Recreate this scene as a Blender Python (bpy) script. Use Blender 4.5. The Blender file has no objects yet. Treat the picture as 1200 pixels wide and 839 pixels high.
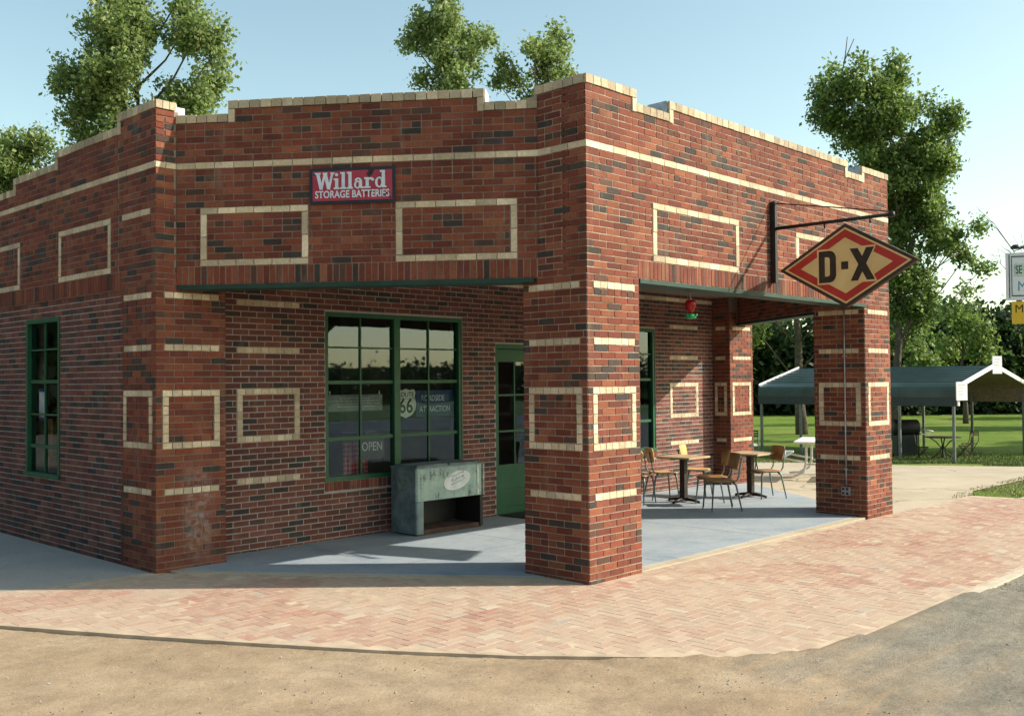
import bpy, bmesh, math, random
import numpy as np
from mathutils import Vector, Matrix, noise
random.seed(7); np.random.seed(7)
R = math.radians
S = bpy.context.scene
COL = S.collection

# ------------------------------------------------------------------ camera
cam_d = bpy.data.cameras.new('camera'); cam = bpy.data.objects.new('camera', cam_d); COL.objects.link(cam)
rv = Vector((.69193, -.72191, -.00851)); uv = Vector((-.01007, -.02144, .99972)); fv = Vector((.72189, .69165, .0221))
M = Matrix.Identity(4)
for i in range(3):
    M[i][0] = rv[i]; M[i][1] = uv[i]; M[i][2] = -fv[i]
M[2][3] = 2.0
cam.matrix_world = M
cam_d.sensor_width = 36; cam_d.lens = 36*1172.5/1200; cam_d.clip_end = 3000; cam_d.clip_start = .05
S.camera = cam
# ------------------------------------------------------------------ light
SUN_EL = 33.0
sun_dir = Vector((.69, -.72, 0)).normalized()*math.cos(R(SUN_EL)); sun_dir.z = math.sin(R(SUN_EL))
W = bpy.data.worlds.new('World'); S.world = W; W.use_nodes = True
nt = W.node_tree; bg = nt.nodes['Background']
sky = nt.nodes.new('ShaderNodeTexSky'); sky.sky_type = 'NISHITA'; sky.sun_disc = False
sky.sun_elevation = R(SUN_EL); sky.sun_rotation = math.atan2(sun_dir.x, sun_dir.y)
sky.air_density = 1.0; sky.dust_density = 1.25; sky.ozone_density = 0.8
wb = nt.nodes.new('ShaderNodeMix'); wb.data_type = 'RGBA'; wb.blend_type = 'MULTIPLY'; wb.inputs[0].default_value = 1; wb.inputs[7].default_value = (1.17, 1.17, .92, 1)
nt.links.new(sky.outputs[0], wb.inputs[6]); nt.links.new(wb.outputs[2], bg.inputs[0]); bg.inputs[1].default_value = .15
ld = bpy.data.lights.new('sun', 'SUN'); ld.energy = 4.6; ld.angle = R(.5); ld.color = (1, .92, .79)
sun = bpy.data.objects.new('sun', ld); COL.objects.link(sun)
sun.rotation_euler = (-sun_dir).to_track_quat('-Z', 'Y').to_euler()
S.view_settings.view_transform = 'Standard'; S.view_settings.look = 'None'
S.view_settings.exposure = 0.62; S.view_settings.gamma = 1.0; S.view_settings.use_curve_mapping = False

# ------------------------------------------------------------------ material kit
def newmat(name):
    m = bpy.data.materials.new(name); m.use_nodes = True
    nt = m.node_tree; p = nt.nodes['Principled BSDF']
    return m, nt, p
def nd(nt, t, **k):
    n = nt.nodes.new(t)
    for a, b in k.items(): setattr(n, a, b)
    return n
def coords(nt, scale=(1,1,1)):
    tc = nd(nt, 'ShaderNodeTexCoord'); mp = nd(nt, 'ShaderNodeMapping'); mp.inputs['Scale'].default_value = scale
    nt.links.new(tc.outputs['Object'], mp.inputs[0]); return mp.outputs[0]
def noi(nt, vec, scale, detail=4, rough=.55):
    n = nd(nt, 'ShaderNodeTexNoise'); n.inputs['Scale'].default_value = scale; n.inputs['Detail'].default_value = detail
    n.inputs['Roughness'].default_value = rough
    nt.links.new(vec, n.inputs['Vector']); return n.outputs['Fac']
def ramp(nt, f, stops):
    r = nd(nt, 'ShaderNodeValToRGB'); e = r.color_ramp.elements
    while len(e) < len(stops): e.new(.5)
    for i, (p, c) in enumerate(stops):
        e[i].position = p
        if not hasattr(c, '__len__'): c = (c, c, c)
        e[i].color = (*c[:3], 1)
    nt.links.new(f, r.inputs[0]); return r.outputs[0]
def mix(nt, f, a, b, mode='MIX'):
    m = nd(nt, 'ShaderNodeMix', data_type='RGBA', blend_type=mode)
    for s, v in ((m.inputs[0], f), (m.inputs[6], a), (m.inputs[7], b)):
        if hasattr(v, 'links') or hasattr(v, 'is_linked'): nt.links.new(v, s)
        elif hasattr(v, '__len__'): s.default_value = (*v[:3], 1)
        else: s.default_value = v
    return m.outputs[2]
def bump(nt, p, h, strength=.3, dist=.01):
    b = nd(nt, 'ShaderNodeBump'); b.inputs['Strength'].default_value = strength; b.inputs['Distance'].default_value = dist
    nt.links.new(h, b.inputs['Height']); nt.links.new(b.outputs[0], p.inputs['Normal'])
def mat(name, col, rough=.6, metal=0, var=.25, vscale=8, bmp=.15, bdist=.004, spec=.4, bscale=60):
    """painted / plain surface with soft mottling and fine bump"""
    m, nt, p = newmat(name)
    v = coords(nt)
    n = noi(nt, v, vscale)
    lo = tuple(c*(1-var) for c in col); hi = tuple(min(1, c*(1+var)) for c in col)
    c = ramp(nt, n, [(.3, lo), (.7, hi)])
    nt.links.new(c, p.inputs['Base Color'])
    p.inputs['Roughness'].default_value = rough; p.inputs['Metallic'].default_value = metal
    p.inputs['Specular IOR Level'].default_value = spec
    if bmp: bump(nt, p, noi(nt, v, bscale, 3), bmp, bdist)
    return m
def brickmat(name, rough=.85, stain=False):
    m, nt, p = newmat(name)
    at = nd(nt, 'ShaderNodeAttribute', attribute_name='bcol')
    v = coords(nt)
    n1 = noi(nt, v, 38, 5, .7); n2 = noi(nt, v, 2.2, 4, .6); n3 = noi(nt, coords(nt, (1,1,.25)), 5, 4, .6)
    c = mix(nt, 1.0, at.outputs['Color'], ramp(nt, n1, [(.3, .78), (.72, 1.22)]), 'MULTIPLY')
    c = mix(nt, 1.0, c, ramp(nt, n2, [(.3, .74), (.7, 1.16)]), 'MULTIPLY')
    c = mix(nt, ramp(nt, n3, [(.57, 0), (.78, .34)]), c, (.30, .23, .17))
    if stain:   # lime bloom on the foot of the pier by the side wall
        tc = nd(nt, 'ShaderNodeTexCoord')
        sx = nd(nt, 'ShaderNodeSeparateXYZ'); nt.links.new(tc.outputs['Object'], sx.inputs[0])
        def band(sock, c0, w):
            a = nd(nt, 'ShaderNodeMath', operation='SUBTRACT'); nt.links.new(sock, a.inputs[0]); a.inputs[1].default_value = c0
            b = nd(nt, 'ShaderNodeMath', operation='ABSOLUTE'); nt.links.new(a.outputs[0], b.inputs[0])
            r = nd(nt, 'ShaderNodeMapRange'); nt.links.new(b.outputs[0], r.inputs[0])
            r.inputs[1].default_value = w*.35; r.inputs[2].default_value = w; r.inputs[3].default_value = 1; r.inputs[4].default_value = 0
            return r.outputs[0]
        a = nd(nt, 'ShaderNodeMath', operation='MULTIPLY'); nt.links.new(band(sx.outputs[0], 5.42, .22), a.inputs[0]); nt.links.new(band(sx.outputs[2], .62, .62), a.inputs[1])
        b = nd(nt, 'ShaderNodeMath', operation='MULTIPLY'); nt.links.new(a.outputs[0], b.inputs[0]); nt.links.new(ramp(nt, noi(nt, v, 16, 5, .75), [(.42, 0), (.6, .5)]), b.inputs[1])
        c = mix(nt, b.outputs[0], c, (.42, .38, .36))
    nt.links.new(c, p.inputs['Base Color']); p.inputs['Roughness'].default_value = rough
    p.inputs['Specular IOR Level'].default_value = .25
    bump(nt, p, noi(nt, v, 120, 4, .7), .5, .003)
    return m
M_BRICK = brickmat('fired_brick', stain=True)
def mortarmat(name, col):
    m, nt, p = newmat(name); v = coords(nt)
    c = ramp(nt, noi(nt, v, 9, 5, .7), [(.3, tuple(x*.8 for x in col)), (.7, tuple(x*1.15 for x in col))])
    nt.links.new(c, p.inputs['Base Color']); p.inputs['Roughness'].default_value = .95
    bump(nt, p, noi(nt, v, 160, 3), .5, .003); return m
M_MORT_TAN = mortarmat('mortar_tan', (.37, .29, .215))
M_MORT_RED = mortarmat('mortar_brown', (.25, .185, .145))  # darker brown mortar for slanted facades, side walls and corner piers
M_MORT_GREY = mortarmat('mortar_grey', (.375, .335, .305))
M_GREEN = mat('green_paint', (.010, .085, .036), .45, var=.18, vscale=5)
M_GREEN_D = mat('green_steel', (.010, .042, .028), .6, var=.3, vscale=6)
M_WHITE = mat('white_paint', (.72, .71, .68), .5, var=.08)
M_FLASH = mat('weathered_white_metal', (.62, .62, .60), .55, var=.22, vscale=9, bmp=.3)
M_GALV = mat('galvanized_flashing', (.36, .40, .43), .55, metal=.3, var=.3, vscale=12)
M_BLACK = mat('black_iron', (.018, .017, .016), .55, metal=.2, var=.3)
M_DARKMET = mat('dark_brown_steel', (.035, .024, .02), .5, metal=.3, var=.3)
M_CEIL = mat('porch_ceiling_paint', (.16, .14, .11), .8, var=.15)
M_ROOF = mat('roof_tar', (.06, .06, .06), .9)
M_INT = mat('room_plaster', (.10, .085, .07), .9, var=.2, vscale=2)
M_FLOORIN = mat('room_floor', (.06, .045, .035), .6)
M_CHAIRMET = mat('chair_grey_green_steel', (.13, .19, .18), .4, metal=.5, var=.2)
M_GLASSY = None
def glassmat(name, refl=.22, tint=(.80, .86, .84), ior=1.38):
    m, nt, p = newmat(name); nt.nodes.remove(p)
    out = nt.nodes['Material Output']
    tr = nd(nt, 'ShaderNodeBsdfTransparent'); tr.inputs[0].default_value = (*tint, 1)
    gl = nd(nt, 'ShaderNodeBsdfGlossy'); gl.inputs['Roughness'].default_value = .015; gl.inputs[0].default_value = (.54, .73, 1, 1)
    fr = nd(nt, 'ShaderNodeFresnel'); fr.inputs[0].default_value = ior
    ad = nd(nt, 'ShaderNodeMath', operation='ADD'); nt.links.new(fr.outputs[0], ad.inputs[0]); ad.inputs[1].default_value = refl; ad.use_clamp = True
    v = coords(nt); b = nd(nt, 'ShaderNodeBump'); b.inputs['Strength'].default_value = .05; b.inputs['Distance'].default_value = .02
    nt.links.new(noi(nt, v, 1.6, 1), b.inputs['Height']); nt.links.new(b.outputs[0], gl.inputs['Normal'])
    mx = nd(nt, 'ShaderNodeMixShader'); nt.links.new(ad.outputs[0], mx.inputs[0]); nt.links.new(tr.outputs[0], mx.inputs[1]); nt.links.new(gl.outputs[0], mx.inputs[2])
    nt.links.new(mx.outputs[0], out.inputs[0]); return m
M_GLASS = glassmat('window_glass', .05); M_GLASS2 = glassmat('dim_side_glass', .0, (.86, .88, .86), 1.3)  # side panes: reflection turned down in the material to keep them dark

# ------------------------------------------------------------------ mesh kit
class MB:
    def __init__(s): s.v = []; s.f = []; s.mi = []; s.c = []; s.sm = []
    def face(s, pts, mi=0, col=None, smooth=False):
        b = len(s.v); s.v += [tuple(p) for p in pts]; s.f.append(tuple(range(b, b+len(pts)))); s.mi.append(mi); s.c.append(col or (1,1,1)); s.sm.append(smooth)
    def hexa(s, P, mi=0, col=None, skip=()):
        """P: 8 points, bottom ring 0-3 then top ring 4-7, counter-clockwise seen from above"""
        b = len(s.v); s.v += [tuple(p) for p in P]
        F = [(3,2,1,0), (4,5,6,7), (0,1,5,4), (1,2,6,5), (2,3,7,6), (3,0,4,7)]
        for i, q in enumerate(F):
            if i in skip: continue
            s.f.append(tuple(b+k for k in q)); s.mi.append(mi); s.c.append(col or (1,1,1)); s.sm.append(False)
    def box(s, a, b, mi=0, col=None, rot=0, piv=None, skip=()):
        (x0,y0,z0), (x1,y1,z1) = a, b
        P = [Vector(p) for p in ((x0,y0,z0),(x1,y0,z0),(x1,y1,z0),(x0,y1,z0),(x0,y0,z1),(x1,y0,z1),(x1,y1,z1),(x0,y1,z1))]
        if rot:
            c = Vector(piv) if piv else Vector(((x0+x1)/2, (y0+y1)/2, 0)); m = Matrix.Rotation(rot, 3, 'Z')
            P = [m @ (p-c) + c for p in P]
        s.hexa(P, mi, col, skip)
    def tube(s, pts, r, n=8, mi=0, col=None, cap=True):
        pts = [Vector(p) for p in pts]
        rs = r if hasattr(r, '__len__') else [r]*len(pts)
        rings = []; prev = None
        for i, p in enumerate(pts):
            if i == 0: d = pts[1]-p
            elif i == len(pts)-1: d = p-pts[i-1]
            else: d = (pts[i+1]-p).normalized() + (p-pts[i-1]).normalized()
            d = d.normalized()
            if prev is None:
                a = Vector((0,0,1)) if abs(d.z) < .9 else Vector((1,0,0))
                x = d.cross(a).normalized()
            else: x = (prev - d*prev.dot(d)).normalized()
            prev = x; y = d.cross(x)
            b = len(s.v); rings.append(b)
            for k in range(n):
                t = 2*math.pi*k/n; s.v.append(tuple(p + (x*math.cos(t)+y*math.sin(t))*rs[i]))
        for i in range(len(rings)-1):
            for k in range(n):
                a, b = rings[i], rings[i+1]; k2 = (k+1) % n
                s.f.append((a+k, a+k2, b+k2, b+k)); s.mi.append(mi); s.c.append(col or (1,1,1)); s.sm.append(True)
        if cap:
            s.f.append(tuple(rings[0]+k for k in reversed(range(n)))); s.mi.append(mi); s.c.append(col or (1,1,1)); s.sm.append(False)
            s.f.append(tuple(rings[-1]+k for k in range(n))); s.mi.append(mi); s.c.append(col or (1,1,1)); s.sm.append(False)
    def lathe(s, o, prof, n=16, mi=0, smooth=True, axis='Z'):
        o = Vector(o); b = len(s.v)
        for (r, z) in prof:
            for k in range(n):
                t = 2*math.pi*k/n; q = Vector((r*math.cos(t), r*math.sin(t), z))
                if axis == 'X': q = Vector((q.z, q.x, q.y))
                s.v.append(tuple(o+q))
        for i in range(len(prof)-1):
            for k in range(n):
                k2 = (k+1) % n
                s.f.append((b+i*n+k, b+i*n+k2, b+(i+1)*n+k2, b+(i+1)*n+k)); s.mi.append(mi); s.c.append((1,1,1)); s.sm.append(smooth)
        s.f.append(tuple(b+k for k in reversed(range(n)))); s.mi.append(mi); s.c.append((1,1,1)); s.sm.append(False)
        s.f.append(tuple(b+(len(prof)-1)*n+k for k in range(n))); s.mi.append(mi); s.c.append((1,1,1)); s.sm.append(False)
    def prism(s, poly, z0, z1, mi=0, X=None, mp=None):
        """poly in 2D -> extruded; mp maps (a,b,h) to 3D"""
        mp = mp or (lambda a, b, h: (a, b, h))
        ar = sum(poly[i][0]*poly[(i+1) % len(poly)][1]-poly[(i+1) % len(poly)][0]*poly[i][1] for i in range(len(poly)))
        if ar < 0: poly = poly[::-1]
        n = len(poly)
        s.face([mp(a, b, z1) for a, b in poly], mi); s.face([mp(a, b, z0) for a, b in reversed(poly)], mi)
        for i in range(n):
            a, b = poly[i], poly[(i+1) % n]
            s.face([mp(*a, z0), mp(*b, z0), mp(*b, z1), mp(*a, z1)], mi)
    def build(s, name, mats, parent=None, loc=None):
        me = bpy.data.meshes.new(name); me.from_pydata(s.v, [], s.f)
        mats = mats if isinstance(mats, (list, tuple)) else [mats]
        for m in mats: me.materials.append(m)
        me.polygons.foreach_set('material_index', s.mi); me.polygons.foreach_set('use_smooth', s.sm)
        if any(c != (1,1,1) for c in s.c[:50]) or any(c != (1,1,1) for c in s.c):
            at = me.color_attributes.new('bcol', 'FLOAT_COLOR', 'CORNER')
            buf = np.empty((len(me.loops), 4), np.float32); k = 0
            for f, c in zip(s.f, s.c):
                n = len(f); buf[k:k+n, :3] = c; k += n
            buf[:, 3] = 1; at.data.foreach_set('color', buf.ravel())
        me.update()
        o = bpy.data.objects.new(name, me); COL.objects.link(o)
        if parent is not None:
            o.parent = parent
        if loc is not None: o.location = loc
        return o
def tag(o, label=None, cat=None, group=None, kind=None):
    if label: o['label'] = label
    if cat: o['category'] = cat
    if group: o['group'] = group
    if kind: o['kind'] = kind
    return o
def thing(name, label, cat, loc=(0,0,0), rz=0, group=None):
    o = bpy.data.objects.new(name, None); COL.objects.link(o); o.empty_display_size = .2
    o.location = loc; o.rotation_euler = (0, 0, rz)
    return tag(o, label, cat, group)
def copy_tree(o, parent=None):
    c = o.copy(); COL.objects.link(c)
    if parent is not None: c.parent = parent
    for ch in list(o.children): copy_tree(ch, c)
    return c
def text_mesh(s, size, extrude=.001, offset=0.0, cx=0, cy=0, sx=1.0, align='CENTER'):
    """list of (verts, faces) of built-in font lettering in its own XY plane"""
    cu = bpy.data.curves.new('lettering', 'FONT'); cu.body = s; cu.size = size; cu.offset = offset; cu.extrude = extrude
    cu.align_x = align; cu.align_y = 'CENTER'; cu.resolution_u = 3
    ob = bpy.data.objects.new('lettering', cu); COL.objects.link(ob)
    dg = bpy.context.evaluated_depsgraph_get(); dg.update(); me = ob.evaluated_get(dg).to_mesh()
    V = [(v.co.x*sx+cx, v.co.y+cy, v.co.z) for v in me.vertices]; F = [tuple(p.vertices) for p in me.polygons]
    ob.evaluated_get(dg).to_mesh_clear(); bpy.data.objects.remove(ob); bpy.data.curves.remove(cu)
    return V, F
def add_text(mb, T, mp, mi=0):
    V, F = T; b = len(mb.v); mb.v += [tuple(mp(*v)) for v in V]
    for f in F: mb.f.append(tuple(b+k for k in f)); mb.mi.append(mi); mb.c.append((1,1,1)); mb.sm.append(False)

# ------------------------------------------------------------------ terrain
FW2 = Vector((.7221, .6918)).normalized()
def ter(x, y):
    s = x*FW2.x+y*FW2.y; t = min(1, max(0, (s-19.5)/11.5)); t = t*t*(3-2*t)
    return -.80*t
def sheet(name, poly, zo, m, kind='structure', extra=()):
    bm = bmesh.new(); bm.faces.new([bm.verts.new((x, y, 0)) for x, y in poly])
    cuts = [(FW2*s, FW2) for s in np.arange(19.5, 31.6, .5)] + list(extra)
    for p, n in cuts:
        bmesh.ops.bisect_plane(bm, geom=bm.verts[:]+bm.edges[:]+bm.faces[:], plane_co=(p.x, p.y, 0), plane_no=(n.x, n.y, 0))
    for v in bm.verts: v.co.z = ter(v.co.x, v.co.y)+zo
    bmesh.ops.recalc_face_normals(bm, faces=bm.faces)
    for f in bm.faces:
        if f.normal.z < 0: f.normal_flip()
    me = bpy.data.meshes.new(name); bm.to_mesh(me); bm.free(); me.materials.append(m)
    o = bpy.data.objects.new(name, me); COL.objects.link(o); tag(o, kind=kind); return o

# grass ground
m, nt, p = newmat('grass_ground'); v = coords(nt)
c = ramp(nt, noi(nt, v, .35, 6, .65), [(.3, (.10, .17, .022)), (.52, (.15, .225, .032)), (.76, (.25, .26, .08))])
c = mix(nt, 1.0, c, ramp(nt, noi(nt, v, 14, 4, .8), [(.3, .65), (.7, 1.3)]), 'MULTIPLY')
nt.links.new(c, p.inputs['Base Color']); p.inputs['Roughness'].default_value = .9; p.inputs['Specular IOR Level'].default_value = .15
bump(nt, p, noi(nt, v, 30, 5, .8), .8, .06); M_GRASS = m
sheet('ground', [(-600,-600),(900,-600),(900,900),(-600,900)], -.03, M_GRASS)
# concrete
def concmat(name, a, b, crack=True):
    m, nt, p = newmat(name); v = coords(nt)
    c = ramp(nt, noi(nt, v, .9, 6, .62), [(.3, a), (.7, b)])
    c = mix(nt, 1.0, c, ramp(nt, noi(nt, v, 40, 3, .7), [(.3, .88), (.7, 1.1)]), 'MULTIPLY')
    st = ramp(nt, noi(nt, coords(nt, (1, .4, 1)), 1.7, 5, .7), [(.56, 0), (.68, .35)])
    c = mix(nt, st, c, tuple(x*.55 for x in a))
    if crack:
        vo = nd(nt, 'ShaderNodeTexVoronoi', feature='DISTANCE_TO_EDGE'); vo.inputs['Scale'].default_value = .22
        w = mix(nt, .06, v, noi(nt, v, 1.4, 5, .7)); nt.links.new(v, vo.inputs['Vector'])
        nz = nd(nt, 'ShaderNodeTexNoise'); nz.inputs['Scale'].default_value = 1.1; nz.inputs['Detail'].default_value = 6; nt.links.new(v, nz.inputs['Vector'])
        vm = nd(nt, 'ShaderNodeVectorMath', operation='MULTIPLY_ADD'); nt.links.new(nz.outputs['Color'], vm.inputs[0]); vm.inputs[1].default_value = (1.1,1.1,0); nt.links.new(v, vm.inputs[2])
        nt.links.new(vm.outputs[0], vo.inputs['Vector'])
        cr = ramp(nt, vo.outputs['Distance'], [(.0, .8), (.006, 0)])
        c = mix(nt, cr, c, tuple(x*.3 for x in a))
    nt.links.new(c, p.inputs['Base Color']); p.inputs['Roughness'].default_value = .85; p.inputs['Specular IOR Level'].default_value = .3
    bump(nt, p, noi(nt, v, 90, 4, .7), .25, .004); return m
M_CONC = concmat('old_concrete', (.40, .335, .24), (.50, .43, .32))
M_CONC_G = concmat('grey_concrete', (.30, .29, .27), (.38, .36, .33), False)
M_SLAB = concmat('painted_blue_slab', (.25, .30, .36), (.34, .385, .42), False)
nt = M_SLAB.node_tree; p = nt.nodes['Principled BSDF']; v = coords(nt); src_ = p.inputs['Base Color'].links[0].from_socket
c = mix(nt, ramp(nt, noi(nt, v, 2.6, 7, .8), [(.46, 0), (.68, .4)]), src_, (.44, .43, .38)); c = mix(nt, ramp(nt, noi(nt, coords(nt, (1, 3, 1)), 1.3, 7, .8), [(.56, 0), (.72, .6)]), c, (.17, .185, .20)); nt.links.new(c, p.inputs['Base Color'])
M_SLABEDGE = concmat('bare_slab_edge', (.42, .35, .25), (.52, .44, .33), False)
cor = lambda xp, d: Vector(((xp-600)/1172.5*d*.6923+d*.7221, -(xp-600)/1172.5*d*.7221+d*.6918))
g1, g2, g3 = cor(1300, 30.6), cor(1050, 32.0), cor(860, 35.0)
sheet('concrete_lot', [(14.4, 6.05), (60, 6.05), (60, 5.2), tuple(cor(1500, 29)), tuple(g1), tuple(g2), tuple(g3), (25, 34), (12, 34), (12, 12), (14.4, 9)][0:2][:1] +
      [(17.2, 6.05), (18.3, 6.35), (20.5, 6.3), tuple(cor(1330, 26)), tuple(g1), tuple(cor(1180,31.2)), tuple(g2), tuple(cor(950, 33.2)), tuple(g3), (22, 40), (12, 40), (12, 10), (14.3, 7)], -.012, M_CONC)
# road and dirt lot
m, nt, p = newmat('asphalt'); v = coords(nt)
nt.links.new(ramp(nt, noi(nt, v, 6, 5), [(.3, .05), (.7, .085)]), p.inputs['Base Color']); p.inputs['Roughness'].default_value = .9; M_ASPH = m
sheet('highway', [(-200,-19),(300,-19),(300,-10.5),(-200,-10.5)], .012, M_ASPH)
mp_ = mat('road_marking_paint', (.62,.60,.5), .7)
sheet('road_marking', [(-200,-18.6),(300,-18.6),(300,-18.45),(-200,-18.45)], .018, mp_)
sheet('road_marking', [(-200,-11.1),(300,-11.1),(300,-10.95),(-200,-10.95)], .018, mp_)

# dirt with gravel: fine grid near the camera
m, nt, p = newmat('dirt_and_gravel'); v = coords(nt)
sx = nd(nt, 'ShaderNodeSeparateXYZ'); nt.links.new(v, sx.inputs[0])
base = ramp(nt, noi(nt, v, .8, 6, .65), [(.3, (.31, .225, .145)), (.55, (.38, .285, .19)), (.75, (.44, .345, .245))])
grav = ramp(nt, noi(nt, v, 26, 5, .8), [(.25, (.25, .23, .185)), (.5, (.40, .37, .30)), (.75, (.52, .475, .39))])
# gravel share: grows to the right along the front, in worn wheel tracks that run with the frontage
tr = noi(nt, coords(nt, (.35, 2.4, 1)), 1.0, 5, .7)
ad = nd(nt, 'ShaderNodeMath', operation='MULTIPLY_ADD'); nt.links.new(sx.outputs[0], ad.inputs[0]); ad.inputs[1].default_value = .17; ad.inputs[2].default_value = -.97
ad2 = nd(nt, 'ShaderNodeMath', operation='MULTIPLY_ADD'); nt.links.new(sx.outputs[1], ad2.inputs[0]); ad2.inputs[1].default_value = -.16; nt.links.new(ad.outputs[0], ad2.inputs[2])
ad3 = nd(nt, 'ShaderNodeMath', operation='MULTIPLY_ADD'); nt.links.new(tr, ad3.inputs[0]); ad3.inputs[1].default_value = 1.7; nt.links.new(ad2.outputs[0], ad3.inputs[2])
f = ramp(nt, ad3.outputs[0], [(.35, 0), (.85, .85)])
c = mix(nt, f, base, grav)
bd = ramp(nt, noi(nt, coords(nt, (.5, 1.9, 1)), 1.7, 7, .75), [(.44, 0), (.62, 1)]); gx = nd(nt, 'ShaderNodeMath', operation='MULTIPLY'); nt.links.new(bd, gx.inputs[0]); nt.links.new(f, gx.inputs[1]); c = mix(nt, gx.outputs[0], c, ramp(nt, noi(nt, v, 34, 4, .85), [(.35, (.16,.155,.135)), (.65, (.40,.375,.31))]))
sp = mix(nt, 1.0, ramp(nt, noi(nt, v, 60, 4, .85), [(.3, .62), (.5, 1.0), (.75, 1.2)]), ramp(nt, noi(nt, v, 2.5, 6, .8), [(.3, .70), (.6, 1.08)]), 'MULTIPLY')
c = mix(nt, 1.0, c, sp, 'MULTIPLY')
nt.links.new(c, p.inputs['Base Color']); p.inputs['Roughness'].default_value = .95; p.inputs['Specular IOR Level'].default_value = .15
hg = mix(nt, f, ramp(nt, noi(nt, v, 22, 7, .8), [(.2, .3), (.8, .6)]), ramp(nt, noi(nt, v, 55, 5, .85), [(.35, 0), (.65, 1)])); bump(nt, p, hg, .75, .022); M_DIRT = m
sheet('dirt_lot', [(-60,-10.5),(90,-10.5),(90,3.0),(26,3.2),(7,3.0),(5.7,3.6),(2.6,8.5),(1.5,11),(4.9,24),(4.9,90),(-60,90)], -.004, M_DIRT)
def dirt_h(x, y):
    h = noise.noise(Vector((x*.7, y*.7, 3)))*.012 + noise.noise(Vector((x*3, y*3, 9)))*.006 + noise.noise(Vector((x*11, y*11, 5)))*.004
    return h
# outer edge of the brick walk
EDGE = [(1.9, 10.75), (3.03, 8.74), (3.60, 7.65), (4.14, 6.68), (4.66, 5.79), (5.19, 5.0), (5.77, 4.30), (6.25, 3.75), (6.75, 3.46), (7.4, 3.37), (8.83, 3.37), (30, 3.37)]
def seg_d(p, a, b):
    ap = p-a; ab = b-a; t = max(0, min(1, ap.dot(ab)/ab.length_squared)); return (ap-ab*t).length
EV = [Vector(e) for e in EDGE]
def inside_edge(x, y):   # True on the building side
    p = Vector((x, y)); best = 1e9; side = 1
    for a, b in zip(EV, EV[1:]):
        d = seg_d(p, a, b)
        if d < best-1e-6: best = d; ab = b-a; side = ab.x*(y-a.y)-ab.y*(x-a.x)
    return side > 0, best
mb = MB()
X0, X1, Y0, Y1, st = -1.0, 22.0, -3.0, 12.0, .085
nx, ny = int((X1-X0)/st), int((Y1-Y0)/st)
idx = {}
for j in range(ny+1):
    for i in range(nx+1):
        x, y = X0+i*st, Y0+j*st
        ins, d = inside_edge(x, y)
        if ins and d > .12: continue
        k = d if not ins else -d
        lift = .018*math.exp(-(max(0, k)/.9)) if x > 6 and x < 9.5 else 0
        z = .018+dirt_h(x, y)+lift
        if x > 5.6 and x < 9.8 and not ins and d < .5: z += .02*(1-d/.5)
        if x < 5.6: z -= .012*math.exp(-max(0, k)/.25)
        if ins: z = min(z, .0335 if 5.9 < x < 9.6 else .024) - max(0, d-.05)*.3
        fx = min(1, (x-X0)/1.5, (X1-x)/3, (y-Y0)/1.5); z = z*max(0, fx)-.004*(1-max(0, fx))-.001
        idx[i, j] = len(mb.v); mb.v.append((x, y, z))
for j in range(ny):
    for i in range(nx):
        q = [(i,j),(i+1,j),(i+1,j+1),(i,j+1)]
        if all(k in idx for k in q):
            mb.f.append(tuple(idx[k] for k in q)); mb.mi.append(0); mb.c.append((1,1,1)); mb.sm.append(True)
tag(mb.build('dirt_forecourt', M_DIRT), kind='structure')
# loose stones
m, nt, p = newmat('loose_stone'); at = nd(nt, 'ShaderNodeAttribute', attribute_name='bcol')
nt.links.new(at.outputs['Color'], p.inputs['Base Color']); p.inputs['Roughness'].default_value = .9; M_STONE = m
def stone(mb, x, y, z, r, col):
    a = random.uniform(0, 6.28); ca, sa = math.cos(a), math.sin(a); e = random.uniform(.6, 1)
    P = []
    for dx, dy, dz in ((1,0,0),(0,e,0),(-1,0,0),(0,-e,0),(.2,.1,.75),(0,0,-.6)):
        j = random.uniform(.75, 1.2); X = dx*j*r; Y = dy*j*r
        P.append((x+X*ca-Y*sa, y+X*sa+Y*ca, z+dz*r*j))
    for t in ((0,1,4),(1,2,4),(2,3,4),(3,0,4)): mb.face([P[k] for k in t], col=col)
gb = MB(); n = 0
while n < 27000:
    x, y = random.uniform(2, 12), random.uniform(.2, 8)
    d = x*FW2.x+y*FW2.y
    if d < 5.2 or d > 12: continue
    ins, de = inside_edge(x, y)
    if ins: continue
    tracks = noise.noise(Vector((x*.35, y*2.4, 0)))*.6+.5 + (x-7.2)*.22 - (y-2)*.12
    if random.random() > max(.035, min(1, tracks)): continue
    r = .0030*random.choice((1,1,1,1.3,1.4,1.8,2.2,3.2))*random.uniform(.8,1.2)
    if random.random() < .004: r = random.uniform(.012, .020)
    g = random.choice((.12, .17, .23, .30, .38)); w = random.uniform(.75, .95)
    stone(gb, x, y, .018+dirt_h(x, y)+r*.1, r, (g, g*(w+.12), g*w)); n += 1
tag(gb.build('gravel', M_STONE), 'fine grey and tan gravel strewn over the dirt forecourt', 'gravel', kind='stuff')

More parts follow.
